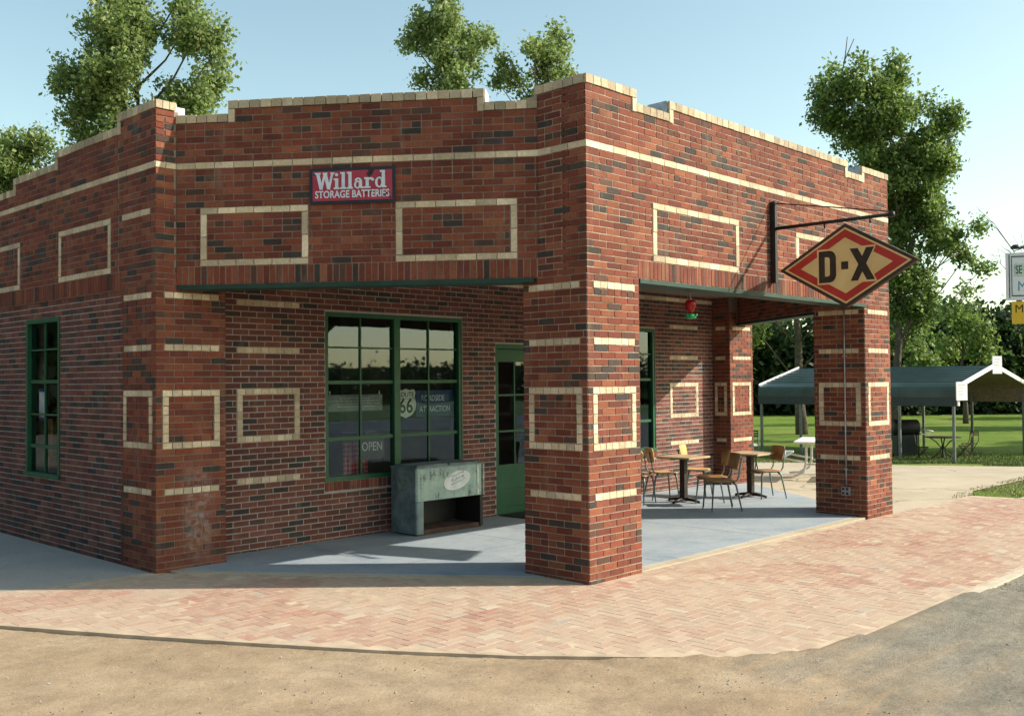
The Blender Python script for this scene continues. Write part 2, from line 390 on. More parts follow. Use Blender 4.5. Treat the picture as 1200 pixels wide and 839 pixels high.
# ------------------------------------------------------------------ brick walk
m, nt, p = newmat('worn_clay_paver'); at = nd(nt, 'ShaderNodeAttribute', attribute_name='bcol'); v = coords(nt)
n1 = noi(nt, v, 1.1, 6, .7)
c = mix(nt, ramp(nt, n1, [(.36, .1), (.62, .62)]), at.outputs['Color'], (.47, .355, .265))
c = mix(nt, 1.0, c, ramp(nt, noi(nt, v, 55, 4, .75), [(.3, .82), (.7, 1.14)]), 'MULTIPLY')
c = mix(nt, ramp(nt, noi(nt, v, 7, 6, .8), [(.45, 0), (.65, .5)]), c, (.48, .385, .285))
c = mix(nt, ramp(nt, noi(nt, v, 2.0, 6, .75), [(.55, 0), (.75, .45)]), c, (.33, .25, .18))
nt.links.new(c, p.inputs['Base Color']); p.inputs['Roughness'].default_value = .9; p.inputs['Specular IOR Level'].default_value = .2
bump(nt, p, noi(nt, v, 110, 4, .7), .35, .004); M_PAVER = m
M_SAND = mat('joint_sand', (.46, .36, .26), .95, var=.22, vscale=5, bmp=.5)
poly_out = EDGE
WALK = EDGE + [(30, 5.3), (17.3, 5.3), (17.2, 6.0), (14.4, 6.06), (8.27, 6.2), (7.5, 6.35), (5.5, 9.2), (4.94, 9.95), (4.4, 9.98), (3.9, 10.0), (3.2, 10.3), (2.6, 10.75)]
def inpoly(x, y, P):
    r = False; n = len(P); j = n-1
    for i in range(n):
        xi, yi = P[i]; xj, yj = P[j]
        if (yi > y) != (yj > y) and x < (xj-xi)*(y-yi)/(yj-yi)+xi: r = not r
        j = i
    return r
mb = MB(); mb.prism(WALK, -.05, .0315)
tag(mb.build('walk_bedding', M_SAND), kind='structure')
mb = MB(); cnt = 0
a_, b_ = .1016, .2032
rotp = R(0)
def paver(cx, cy, lx, ly):
    global cnt
    if not inpoly(cx, cy, WALK): return
    d = cx*FW2.x+cy*FW2.y
    ins, de = inside_edge(cx, cy)
    if not all(inpoly(cx+sx_*lx*.49, cy+sy_*ly*.49, WALK) for sx_ in (-1,1) for sy_ in (-1,1)): return
    if de < .05: return
    if 5.7 < cx < 9.5 and de < .10+.25*noise.noise(Vector((cx*3, cy*3, 1))): return
    g = .003; hx, hy = lx/2-g/2, ly/2-g/2
    z = .0326+noise.noise(Vector((cx*.8, cy*.8, 0)))*.0012 + random.uniform(-.0008, .0008)
    tx, ty = random.gauss(0, .006), random.gauss(0, .006)
    red = noise.noise(Vector((cx*.55, cy*.9, 4)))+.30*(1 if cx > 9+noise.noise(Vector((cx*.7,cy,8)))*2 and cy > 4.4+noise.noise(Vector((cx,cy,3)))*.6 else 0)
    pal = [(.41,.265,.20), (.43,.30,.225), (.46,.34,.26), (.42,.315,.245)]
    if red > .17: pal = [(.36,.165,.125), (.39,.20,.15), (.42,.26,.195), (.34,.175,.14)]
    if random.random() < .03: pal = [(.5,.44,.35), (.36,.32,.28)]
    q = random.uniform(.94, 1.06); col = tuple(k*q for k in random.choice(pal))
    P = []
    c0 = .003
    for s, zz in ((1, -.008), (0, 0)):
        for sx_, sy_ in ((-1,-1),(1,-1),(1,1),(-1,1)):
            X, Y = sx_*(hx-(c0 if not s else 0)), sy_*(hy-(c0 if not s else 0))
            P.append((cx+X, cy+Y, z+zz+X*tx+Y*ty))
    mb.hexa(P, 0, col, skip=(0,)); cnt += 1
# herringbone laid square to the front
N = 200
for i in range(-20, 320):
    for j in range(0, 110):
        k = (i - j) % 4
        x, y = 1.5+i*a_, 3.2+j*a_
        if k == 0: paver(x+a_, y+a_/2, b_, a_)
        elif k == 2: pass
        if k == 3: paver(x+a_/2, y+a_, a_, b_)
tag(mb.build('brick_walk', M_PAVER), kind='structure')
# pale concrete restraint on the street side of the walk
mb = MB()
xs = [10.2]
x = 9.0
while x < 30:
    L_ = random.uniform(.9, 1.4); mb.box((x, 3.27, -.02), (min(30, x+L_-.008), 3.365, .038+random.uniform(-.004, .002)), rot=random.uniform(-.004,.004)); x += L_
tag(mb.build('walk_kerb', mat('pale_kerb', (.50,.44,.34), .85, var=.15)), kind='structure')
# side walk along the shaded wall
mb = MB(); y = 9.99
while y < 24:
    mb.prism([(0.8 if y > 10.7 else 2.9, y), (4.93, y), (4.93, y+1.49), (.8, y+1.49)] if y > 10.5 else [(4.4, 9.985),(4.93, 9.96),(4.93, 11.48),(.8,11.48),(1.7,10.95),(2.6,10.77),(3.2,10.32),(3.9,10.015)], -.04, .034); y += 1.5
tag(mb.build('side_pavement', M_CONC_G), kind='structure')
# grass tufts where the dirt meets the walk and on the lawn edge
m, nt, p = newmat('grass_blade'); at = nd(nt, 'ShaderNodeAttribute', attribute_name='bcol')
nt.links.new(at.outputs['Color'], p.inputs['Base Color']); p.inputs['Roughness'].default_value = .8; M_BLADE = m
gb = MB()
def blade(x, y, z, h, w, col):
    a = random.uniform(0, 6.28); dx, dy = math.cos(a)*w, math.sin(a)*w; lx, ly = random.gauss(0, h*.35), random.gauss(0, h*.35)
    gb.face([(x-dx, y-dy, z), (x+dx, y+dy, z), (x+lx, y+ly, z+h)], col=col)
gcol = lambda: random.choice([(.11,.17,.03), (.15,.21,.04), (.20,.22,.06), (.08,.13,.02)])
for k in range(26000):
    xp = random.uniform(860, 1230); d = 32+abs(random.gauss(0, 1.9)) + (1230-xp)*.004 - (.9 if xp > 1150 else 0)
    q = cor(xp, d)
    blade(q.x, q.y, ter(q.x, q.y)-.03, random.uniform(.03, .09), .012, gcol())
for k in range(5200):
    x, y = random.uniform(17.0, 24), random.uniform(5.25, 6.5)
    if noise.noise(Vector((x*1.3, y*2, 0))) + (x-17)*.15 - abs(y-5.9)*.5 < -.1: continue
    blade(x, y, -.02, random.uniform(.015, .05), .008, random.choice([(.30,.28,.13), (.36,.32,.17), (.22,.25,.08)]))
for k in range(900):
    x, y = random.gauss(11.5, 1.3), random.gauss(2.75, .22)
    if y > 3.2: continue
    blade(x, y, .01, random.uniform(.012, .03), .004, random.choice([(.20,.22,.07), (.28,.26,.12), (.14,.18,.05)]))
tag(gb.build('grass', M_BLADE), 'ragged tufts of green grass along the concrete edge', 'grass', kind='stuff')

# ------------------------------------------------------------------ brick station
H = .0688
LOW = [(k*H, (k+1)*H) for k in range(44)]                       # to 3.027
TOPZ = 44*H; UPZ = TOPZ+.1946
MIDC = [(TOPZ+i*.1946/3, TOPZ+(i+1)*.1946/3) for i in range(3)]
UP = [(UPZ+k*H, UPZ+(k+1)*H) for k in range(24)]                 # band is 15, top of high parapet after 23
def zc(k): return LOW[k][0], LOW[k][1]
REDS = [(.200,.056,.032), (.178,.048,.029), (.220,.070,.038), (.160,.045,.029), (.190,.060,.038), (.138,.041,.029), (.232,.080,.042)]
DARK = [(.062,.045,.039), (.080,.047,.036), (.052,.043,.040), (.105,.052,.038)]
CREAM = [(.62,.51,.35), (.57,.46,.31), (.66,.55,.39), (.52,.42,.29)]
WREDS = [(.175,.062,.046), (.15,.052,.041), (.195,.072,.052), (.135,.05,.042), (.125,.05,.043)]
def bcol(kind, rng=random):
    if kind == 'C': c = rng.choice(CREAM)
    elif kind == 'R': c = rng.choice(REDS) if rng.random() > .17 else rng.choice(DARK)
    elif kind == 'W': c = rng.choice(WREDS) if rng.random() > .24 else rng.choice(DARK)
    elif kind == 'SOL': c = rng.choice(REDS) if rng.random() > .13 else rng.choice(DARK)
    elif kind == 'K': w_ = rng.uniform(.66, .95); c = tuple(k*w_ for k in rng.choice(CREAM))
    q = rng.uniform(.86, 1.14); return tuple(k*q for k in c)
GAP = .0125; DEP = .009
def vec3(v): return Vector((v[0], v[1], 0))
def one(mb, O, dx, n, xa, xb, za, zb, kind, proud=0.0, gap=GAP, dep=DEP):
    g = gap/2; j = random.uniform(-.0012, .0016)+proud
    if xb-xa < gap+.012: return
    O = Vector(O); f = n*j; bk = n*(-dep)
    sa, sb = xa+g, xb-g; ta, tb = za+g*.9, zb-g*.9
    ja = [random.uniform(-.0024, .0024) for _ in range(4)]
    def P(x, z, off): return O+dx*x+Vector((0,0,z))+off
    F = [P(sa+ja[0], ta+ja[1], f), P(sb+ja[2], ta+ja[3], f), P(sb+ja[1], tb+ja[0], f), P(sa+ja[3], tb+ja[2], f)]
    B = [P(sa, ta, bk), P(sb, ta, bk), P(sb, tb, bk), P(sa, tb, bk)]
    col = bcol(kind)
    flip = dx.cross(Vector((0,0,1))).dot(n) < 0
    def fc(q): mb.face(q if not flip else q[::-1], 0, col)
    fc(F); fc([B[0], B[1], F[1], F[0]]); fc([B[1], B[2], F[2], F[1]]); fc([B[2], B[3], F[3], F[2]]); fc([B[3], B[0], F[0], F[3]])
def brickface(mb, O, dx, n, courses, x0, x1, blocks=(), kind='R', phase=0, gap=GAP, L=.2125):
    """blocks: (xa,xb,za,zb) rectangles left empty"""
    for ci, (za, zb) in enumerate(courses):
        zm = (za+zb)/2; iv = [(x0, x1)]
        for (a, b, c, d) in blocks:
            if c < zm < d:
                nw = []
                for (p0, p1) in iv:
                    if b <= p0 or a >= p1: nw.append((p0, p1)); continue
                    if a > p0: nw.append((p0, a))
                    if b < p1: nw.append((b, p1))
                iv = nw
        off = ((ci+phase) % 2)*L/2 + (random.choice((0, L/4)) if random.random() < .08 else 0)
        header = (ci+phase) % 7 == 6 and kind == 'R'
        Lc = L/2 if header else L
        for (p0, p1) in iv:
            k = math.floor((p0-off)/Lc); x = off+k*Lc
            while x < p1-1e-4:
                a, b = max(x, p0), min(x+Lc, p1)
                if b-a < .035 and b < p1-1e-4: pass
                one(mb, O, dx, n, a, b, za, zb, kind, gap=gap)
                x += Lc
def creamrow(mb, O, dx, n, xa, xb, za, zb, L, proud=.004, kind='C'):
    m_ = max(1, round((xb-xa)/L)); w = (xb-xa)/m_
    for i in range(m_): one(mb, O, dx, n, xa+i*w, xa+(i+1)*w, za, zb, kind, proud, gap=.009)
def creamcol(mb, O, dx, n, xa, xb, za, zb, m_, proud=.004):
    h = (zb-za)/m_
    for i in range(m_): one(mb, O, dx, n, xa, xb, za+i*h, za+(i+1)*h, 'C', proud, gap=.009)
def soldiers(mb, O, dx, n, xa, xb, za, zb, proud=0.0):
    m_ = round((xb-xa)/.0688); w = (xb-xa)/m_
    for i in range(m_): one(mb, O, dx, n, xa+i*w, xa+(i+1)*w, za, zb, 'SOL', proud)
def backing(mb, O, dx, n, xa, xb, za, zb, t, mi=1, off=.0045):
    O = Vector(O); a = O+dx*xa-n*off; b = O+dx*xb-n*off; c = O+dx*xb-n*t; d = O+dx*xa-n*t
    if dx.cross(-n).z < 0: a, b, c, d = b, a, d, c
    mb.hexa([q+Vector((0,0,za)) for q in (a,b,c,d)]+[q+Vector((0,0,zb)) for q in (a,b,c,d)], mi)
def frame_rect(mb, O, dx, n, xa, xb, zlo, zhi, L, ncol, blocks, w=.072, h=H):
    """cream rectangle; zlo/zhi = bottoms of the lower and upper cream course"""
    creamrow(mb, O, dx, n, xa, xb, zlo, zlo+h, L); creamrow(mb, O, dx, n, xa, xb, zhi, zhi+h, L)
    creamcol(mb, O, dx, n, xa, xa+w, zlo+h, zhi, ncol); creamcol(mb, O, dx, n, xb-w, xb, zlo+h, zhi, ncol)
    blocks += [(xa, xb, zlo, zlo+h), (xa, xb, zhi, zhi+h), (xa, xa+w, zlo, zhi), (xb-w, xb, zlo, zhi)]
ux, vx = Vector((1,0,0)), Vector((0,1,0))
ROWS = (12, 34, 42)          # single cream rows on piers and wall; frame between 19 and 27
def pier_face(mb, O, dx, n, w, x0=0.0, mort=1, tall=False, margin=.095, kind='R', phase=0, courses=None):
    bl = []
    for k in ROWS:
        creamrow(mb, O, dx, n, margin, w-margin+.01, *zc(k), .105); bl.append((margin, w-margin+.01, *zc(k)))
    frame_rect(mb, O, dx, n, margin-.02, w-margin+.02, zc(19)[0], zc(27)[0], .105, 5, bl)
    brickface(mb, O, dx, n, courses or LOW, x0, w, bl, kind, phase)

ST = thing('brick_station', 'low red brick filling station with cream brick trim and a corner porch', 'building')
mats = [M_BRICK, M_MORT_TAN]
matsW = [M_BRICK, M_MORT_GREY]; matsR = [M_BRICK, M_MORT_RED]
PZ = .84
# --- centre pillar (lower part) and its upper shaft
def free_pier(ox, oy, w, d, up_faces=('S',), mirror=False):
    mb = MB()
    pier_face(mb, (ox, oy, 0), ux, -vx, w)                        # street face
    pier_face(mb, (ox, oy, 0), vx, -ux, d, x0=.007, phase=1)       # left face
    pier_face(mb, (ox+w, oy, 0), vx, ux, d, x0=.007, phase=1)
    pier_face(mb, (ox, oy+d, 0), ux, vx, w-.014, x0=.007, phase=0)
    mb.box((ox+.006, oy+.006, 0), (ox+w-.006, oy+d-.006, TOPZ), 1)
    return mb
C = (7.45, 6.13); RX = 14.40
mb = free_pier(C[0], C[1], PZ, .85); mb.build('pier', mats, ST)
mb = free_pier(RX-PZ, C[1], PZ, .78); RP = mb.build('pier', mats, ST)
# --- front facade above the opening
OZ = (0, 0, 0)
ZB = UPZ+15*H     # bottom of cream band
ZHI, ZLO = UPZ+24*H, UPZ+22*H      # underside of coping, high / low
CH = .095
def coping(mb, O, dx, n, xa, xb, z, L=.117, proud=.012, depth=.13, caps=()):
    m_ = max(1, round((xb-xa)/L)); w = (xb-xa)/m_
    for i in range(m_):
        one(mb, O, dx, n, xa+i*w, xa+(i+1)*w, z+.004, z+CH+random.uniform(-.002,.002), 'K', proud, gap=.008, dep=depth)
def parapet(mbb, mbc, mbf, O, dx, n, segs, t=.26):
    """segs: (xa, xb, z_under_coping). bricks courses are filled by the caller"""
    for i, (xa, xb, z) in enumerate(segs):
        coping(mbc, O, dx, n, xa, xb, z)
        # metal-capped rear half of the parapet
        backing(mbf, O, dx, n, xa+(.03 if i == 0 else .002), xb-(.03 if i == len(segs)-1 else .002), z-.30, z+CH-.004, t, 0, off=.135)
        for s, xe in ((-1, i-1), (1, i+1)):
            if 0 <= xe < len(segs) and segs[xe][2] < z-.01:
                X = xa if s < 0 else xb-.075
                creamcol(mbc, O, dx, n, X, X+.075, segs[xe][2]-.002, z+.004, 1 if z-segs[xe][2] < .2 else 2, proud=.012)
                xp_ = (xa-.008, xa+.0005) if s < 0 else (xb-.0005, xb+.008)
                backing(mbf, O, dx, n, *xp_, segs[xe][2]+CH-.03, z+CH+.004, t+.01, 0, off=.016)
w_F2 = RX-C[0]
OF2 = (C[0], C[1], 0)
mbb, mbc, mbf = MB(), MB(), MB()
bl = []
sx0, sx1 = .82, w_F2-.84
soldiers(mbb, OF2, ux, -vx, sx0, sx1, TOPZ, UPZ)
for xa, xb in ((1.09, 2.79), (w_F2-2.79, w_F2-1.09)):
    frame_rect(mbb, OF2, ux, -vx, xa, xb, UPZ, UPZ+8*H, .215, 2, bl)
creamrow(mbb, OF2, ux, -vx, 0, w_F2, ZB, ZB+H, .215); bl.append((0, w_F2, ZB, ZB+H))
lowc = UP[:22]; hic = UP[22:24]
brickface(mbb, OF2, ux, -vx, lowc, 0, w_F2, bl)
segs = [(0, .82, ZHI), (.82, 1.40, ZLO), (1.40, 5.63, ZHI), (5.63, 6.08, ZLO), (6.08, w_F2, ZHI)]
for a, b, z in segs:
    if z == ZHI:
        bb = []
        if a > 0: bb.append((a, a+.075, ZLO, ZHI+1))
        if b < w_F2-.01: bb.append((b-.075, b, ZLO, ZHI+1))
        brickface(mbb, OF2, ux, -vx, hic, a, b, bb)
brickface(mbb, OF2, ux, -vx, MIDC, 0, sx0); brickface(mbb, OF2, ux, -vx, MIDC, sx1, w_F2)
backing(mbb, OF2, ux, -vx, .01, w_F2-.01, TOPZ+.001, ZLO, .28)
for a, b, z in segs:
    if z == ZHI: backing(mbb, OF2, ux, -vx, a+.01, b-.01, ZLO+.001, ZHI, .25)
parapet(mbb, mbc, mbf, OF2, ux, -vx, segs)
# upper shaft, left and right sides of the pillars (above lintel level up to the coping)
brickface(mbb, (C[0], C[1], 0), vx, -ux, MIDC+UP[:15]+UP[16:24], .007, .66, (), 'R', 1)
creamrow(mbb, (C[0], C[1], 0), vx, -ux, .007, .66, ZB, ZB+H, .215)
coping(mbc, (C[0], C[1], 0), vx, -ux, .02, .66, ZHI)
backing(mbb, (C[0], C[1], 0), vx, -ux, .30, .84, TOPZ+.001, ZHI, .25)
backing(mbf, (C[0], C[1], 0), vx, -ux, .28, .66, ZHI-.2, ZHI+CH-.004, .26, 0, off=.135)
brickface(mbb, (RX, C[1], 0), vx, ux, MIDC+UP[:15]+UP[16:24], .007, .66, (), 'R', 1)
creamrow(mbb, (RX, C[1], 0), vx, ux, .007, .66, ZB, ZB+H, .215)
coping(mbc, (RX, C[1], 0), vx, ux, .02, .66, ZHI)
backing(mbb, (RX, C[1], 0), vx, ux, .30, .78, TOPZ+.001, ZHI, .25)
# inner faces seen from under the porch
brickface(mbb, (C[0]+.84, C[1]+.28+.004, 0), ux, vx, MIDC+UP[:5], 0, w_F2-1.68)
mbb.build('wall', mats, ST); mbc.build('coping', mats, ST); mbf.build('flashing', M_GALV, ST)
# --- slanted facades
def slant(P0, P1, flip, flashm):
    P0, P1 = Vector((*P0, 0)), Vector((*P1, 0)); d = (P1-P0); Ls = d.length; d.normalize()
    n = Vector((d.y, -d.x, 0)) if not flip else Vector((-d.y, d.x, 0))
    mbb, mbc, mbf = MB(), MB(), MB(); bl = []
    soldiers(mbb, P0, d, n, .0, Ls-.02, TOPZ, UPZ, .0)
    for xa, xb in ((.27, 1.45), (2.38, 3.64)): frame_rect(mbb, P0, d, n, xa, xb, UPZ, UPZ+8*H, .21, 2, bl)
    creamrow(mbb, P0, d, n, 0, Ls, ZB, ZB+H, .215); bl.append((0, Ls, ZB, ZB+H))
    brickface(mbb, P0, d, n, UP[:22], 0, Ls, bl)
    segs = [(0, .58, ZLO), (.58, 3.31, ZHI), (3.31, Ls, ZLO)]
    brickface(mbb, P0, d, n, UP[22:24], .58, 3.31, [(.58, .655, ZLO, 9), (3.235, 3.31, ZLO, 9)])
    backing(mbb, P0, d, n, .01, Ls-.01, TOPZ+.001, ZLO, .27); backing(mbb, P0, d, n, .60, 3.29, ZLO+.001, ZHI, .25)
    parapet(mbb, mbc, mbf, P0, d, n, segs)
    # face towards the porch
    brickface(mbb, P0-n*.275, d, -n, MIDC+UP[:5], .25, Ls-.15)
    mbb.build('wall', matsR, ST); mbc.build('coping', mats, ST); mbf.build('flashing', flashm, ST)
    # painted steel lintel
    lb = MB(); backing(lb, P0, d, n, .02, Ls-.05, TOPZ-.045, TOPZ-.002, .26, 0, off=-.012); lb.build('lintel', M_GREEN_D, ST)
    return P0, d, n, Ls
F1 = slant((5.17, 9.86), (7.45, 6.75), False, M_FLASH)
F1R = slant((2*10.925-5.17, 9.86), (RX, 6.75), True, M_FLASH)
lb = MB(); backing(lb, OF2, ux, -vx, .845, w_F2-.845, TOPZ-.045, TOPZ-.002, .27, 0, off=-.012); lb.build('lintel', M_GREEN_D, ST)
# --- piers at the building corners
for s, X in ((1, 4.94), (-1, 16.91)):
    mb = MB(); X_ = min(X, X+s*.815)
    pier_face(mb, (X_, 9.86, 0), ux, -vx, .815)
    inner = X+s*.815
    bl = []
    # small return towards the porch
    for k in ROWS: creamrow(mb, (inner, 9.86, 0), vx, ux*s, .09, .30, *zc(k), .105); bl.append((.09, .30, *zc(k)))
    frame_rect(mb, (inner, 9.86, 0), vx, ux*s, .07, .33, zc(19)[0], zc(27)[0], .105, 5, bl, w=.06)
    brickface(mb, (inner, 9.86, 0), vx, ux*s, LOW+MIDC+UP[:5], .007, .37, bl)
    # outer side
    pier_face(mb, (X, 9.86, 0), vx, -ux*s, .81, x0=.007, phase=1)
    # upper shaft on the street side
    w = .23
    xs_ = (0, w) if s > 0 else (.815-w, .815)
    brickface(mb, (X_, 9.86, 0), ux, -vx, MIDC, *( (0, .815) ), (), 'R')
    brickface(mb, (X_, 9.86, 0), ux, -vx, UP[:15]+UP[16:24], *xs_)
    creamrow(mb, (X_, 9.86, 0), ux, -vx, *xs_, ZB, ZB+H, .12)
    mb.box((X_+.007, 9.867, 0), (X_+.808, 10.6, TOPZ), 1)
    mb.box((X_+.014, 9.868, TOPZ+.001), (X_+.801, 10.6, ZLO-.1), 1)
    a = (X+.014, X+.26) if s > 0 else (X-.26, X-.014)
    mb.box((a[0], 9.869, ZLO-.099), (a[1], 10.55, ZHI-.001), 1)
    mc = MB(); coping(mc, (X_, 9.86, 0), ux, -vx, xs_[0], xs_[1], ZHI, L=.08)
    mb.build('pier', matsR, ST); mc.build('coping', mats, ST)
    mf = MB(); a = (X+.236, X+.40) if s > 0 else (X-.40, X-.236)
    mf.box((a[0], 9.99, ZHI-.11), (a[1], 10.22, ZHI+CH-.006)); mf.build('flashing', M_FLASH, ST)
# --- side walls running back
for s, X in ((1, 4.94), (-1, 16.91)):
    n = -ux*s; O = (X, 9.86, 0); mbb, mbc, mbf = MB(), MB(), MB(); bl = []; blL = []
    Lw = 10.3
    if s > 0:
        for xa in (1.05, 3.70, 6.35): frame_rect(mbb, O, vx, n, xa, xa+1.42, UPZ, UPZ+8*H, .21, 2, bl)
        creamrow(mbb, O, vx, n, .12, .77, UPZ+8*H, UPZ+9*H, .21); bl.append((.12, .77, UPZ+8*H, UPZ+9*H))
        wins = [(2.50, 3.55), (5.6, 6.65)]
        for a, b in wins: blL.append((a, b, .84, 2.82))
    else: wins = []
    soldiers(mbb, O, vx, n, .80, Lw, TOPZ, UPZ)
    brickface(mbb, O, vx, n, MIDC, .007, .80)
    creamrow(mbb, O, vx, n, .007, Lw, ZB, ZB+H, .215); bl.append((0, Lw, ZB, ZB+H))
    segs = [(.012, .87, ZHI), (.87, 2.56, ZLO), (2.56, 3.91, ZLO-2*H), (3.91, 5.3, ZLO-4*H), (5.3, Lw, ZLO-6*H)]
    for a, b, z in segs:
        brickface(mbb, O, vx, n, [c for c in UP if c[1] <= z+.01], a if a > .1 else .007, b, bl, phase=0)
        backing(mbb, O, vx, n, max(a, .012)+.0, b, TOPZ+.001, z, .26)
    parapet(mbb, mbc, mbf, O, vx, n, segs)
    # recessed lower wall in grey mortar
    mw = MB(); O2 = Vector(O)-n*.03
    brickface(mw, O2, vx, n, LOW, .81, Lw, blL, 'W', gap=.0140)
    xs_ = [.81]+[q for w_ in wins for q in w_]+[Lw]
    for i in range(0, len(xs_), 2): backing(mw, O2, vx, n, xs_[i], xs_[i+1], 0, TOPZ, .24)
    for a, b in wins:
        backing(mw, O2, vx, n, a, b, 0, .84, .24); backing(mw, O2, vx, n, a, b, 2.82, TOPZ, .24)
    mbb.build('wall', matsR, ST); mbc.build('coping', mats, ST); mbf.build('flashing', M_FLASH, ST); mw.build('wall', matsW, ST)
# --- shop front wall behind the porch
YW = 10.23; OW = (0, YW, 0)
WIN1 = (7.34, 9.67, .76, 2.87); DOOR = (10.33, 11.24, .0, 2.53); WIN2 = (11.94, 14.28, .76, 2.87)
mw = MB(); bl = [WIN1, DOOR, WIN2]
for xa, xb in ((6.11, 6.96), (14.71, 15.60)):
    for k in ROWS: creamrow(mw, OW, ux, -vx, xa, xb, *zc(k), .105); bl.append((xa, xb, *zc(k)))
    frame_rect(mw, OW, ux, -vx, xa, xb, zc(19)[0], zc(27)[0], .105, 5, bl)
WC = LOW+[(TOPZ+i*H, TOPZ+(i+1)*H) for i in range(7)]
creamrow(mw, OW, ux, -vx, 5.0, 16.9, TOPZ+5*H, TOPZ+6*H, .21); bl.append((5, 17, TOPZ+5*H, TOPZ+6*H))
# rowlock sills
for a, b, c, d in (WIN1, WIN2):
    soldiers(mw, OW, ux, -vx, a-.02, b+.02, c-.12, c-.0, .004); bl.append((a-.02, b+.02, c-.12, c))
brickface(mw, OW, ux, -vx, WC, 5.2, 16.65, bl, 'W', gap=.0140)
xs_ = [5.0, WIN1[0], WIN1[1], DOOR[0], DOOR[1], WIN2[0], WIN2[1], 16.85]
for i in range(0, 8, 2): backing(mw, OW, ux, -vx, xs_[i], xs_[i+1], 0, TOPZ+7*H, .25)
for a, b, c, d in (WIN1, DOOR, WIN2):
    backing(mw, OW, ux, -vx, a, b, d, TOPZ+7*H, .25)
    if c > .1: backing(mw, OW, ux, -vx, a, b, 0, c, .25)
mw.build('wall', matsW, ST)
# --- porch ceiling, roofs, back wall, room
foot = [(5.4, 10.0), (7.66, 6.9), (7.75, 6.43), (14.1, 6.43), (14.19, 6.9), (16.45, 10.0)]
mb = MB(); mb.prism(foot[:1]+foot[1:]+[(16.45, 10.2), (5.4, 10.2)], TOPZ+7*H-.02, TOPZ+7*H+.02); mb.build('ceiling', M_CEIL, ST)
mb = MB(); mb.prism([(5.4, 10.0), (7.66, 6.9), (7.75, 6.43), (14.1, 6.43), (14.19, 6.9), (16.45, 10.0), (16.6, 20.1), (5.25, 20.1)], 4.05, 4.15); mb.build('roof', M_ROOF, ST)
mb = MB(); mb.box((4.97, 20.1, 0), (16.88, 20.3, 4.3), 0, (.2, .06, .04)); mb.build('wall', M_BRICK, ST)
mb = MB()
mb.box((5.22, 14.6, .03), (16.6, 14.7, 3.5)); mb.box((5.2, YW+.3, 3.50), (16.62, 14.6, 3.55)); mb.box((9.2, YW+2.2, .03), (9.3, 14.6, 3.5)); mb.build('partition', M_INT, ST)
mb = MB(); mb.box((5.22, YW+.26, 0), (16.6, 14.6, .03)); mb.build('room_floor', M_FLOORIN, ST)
# --- windows and door
def steel_window(x0, x1, z0, z1, y, cols=2, units=2, rows=None, O=None, dx=ux, n=-vx, muntin_rows=(2.43, 1.99, 1.28), thick=(1.99, 1.28)):
    """two sash units side by side, drawn on plane through O"""
    W_ = bpy.data.objects.new('window', None); COL.objects.link(W_); W_.parent = ST
    O = Vector(O if O else (0, y, 0))
    fr = MB(); B = lambda mb_, a, b, c, d, t0, t1: backing(mb_, O, dx, n, a, b, c, d, t1, 0, off=t0)
    e = .055
    B(fr, x0, x1, z1-e, z1, -.012, .10); B(fr, x0-.02, x1+.02, z0, z0+e, -.035, .10)
    B(fr, x0, x0+e, z0+e, z1-e, -.012, .10); B(fr, x1-e, x1, z0+e, z1-e, -.012, .10)
    uw = (x1-x0)/units
    for k in range(1, units): B(fr, x0+uw*k-.05, x0+uw*k+.05, z0+e, z1-e, -.01, .09)
    fr.build('frame', M_GREEN, W_)
    for k in range(units):
        mu = MB(); a, b = x0+uw*k+(.05 if k else e), x0+uw*(k+1)-(.05 if k < units-1 else e)
        zs = [z0+e]+sorted(muntin_rows)+[z1-e]
        for zr in muntin_rows:
            h = .022 if zr in thick else .011
            B(mu, a, b, zr-h, zr+h, .018, .06)
        for j in range(1, cols):
            xm = a+(b-a)*j/cols
            zz = sorted(muntin_rows)
            prev = z0+e
            for zr in zz+[None]:
                h = .022 if zr in thick else .011
                top = (zr-h) if zr else z1-e
                B(mu, xm-.011, xm+.011, prev+.0005, top-.0005, .022, .055); prev = (zr+h) if zr else 0
        mu.build('muntin', M_GREEN, W_)
        gl = MB(); q = O-n*.040
        pts = [q+dx*a+Vector((0,0,z0+e)), q+dx*b+Vector((0,0,z0+e)), q+dx*b+Vector((0,0,z1-e)), q+dx*a+Vector((0,0,z1-e))]
        gl.face(pts if dx.cross(Vector((0,0,1))).dot(n) > 0 else pts[::-1]); gl.build('pane', M_GLASS if n.y < -.5 else M_GLASS2, W_)
    return W_
steel_window(WIN1[0], WIN1[1], WIN1[2], WIN1[3], YW+.03)
steel_window(WIN2[0], WIN2[1], WIN2[2], WIN2[3], YW+.03)
OS = Vector((4.97+.004, 9.86, 0))
for a, b in ((2.50, 3.55), (5.6, 6.65)):
    steel_window(a, b, .84, 2.82, 0, cols=2, units=1, O=OS, dx=vx, n=-ux, muntin_rows=(2.43, 2.03, 1.62, 1.22), thick=(2.03, 1.22))
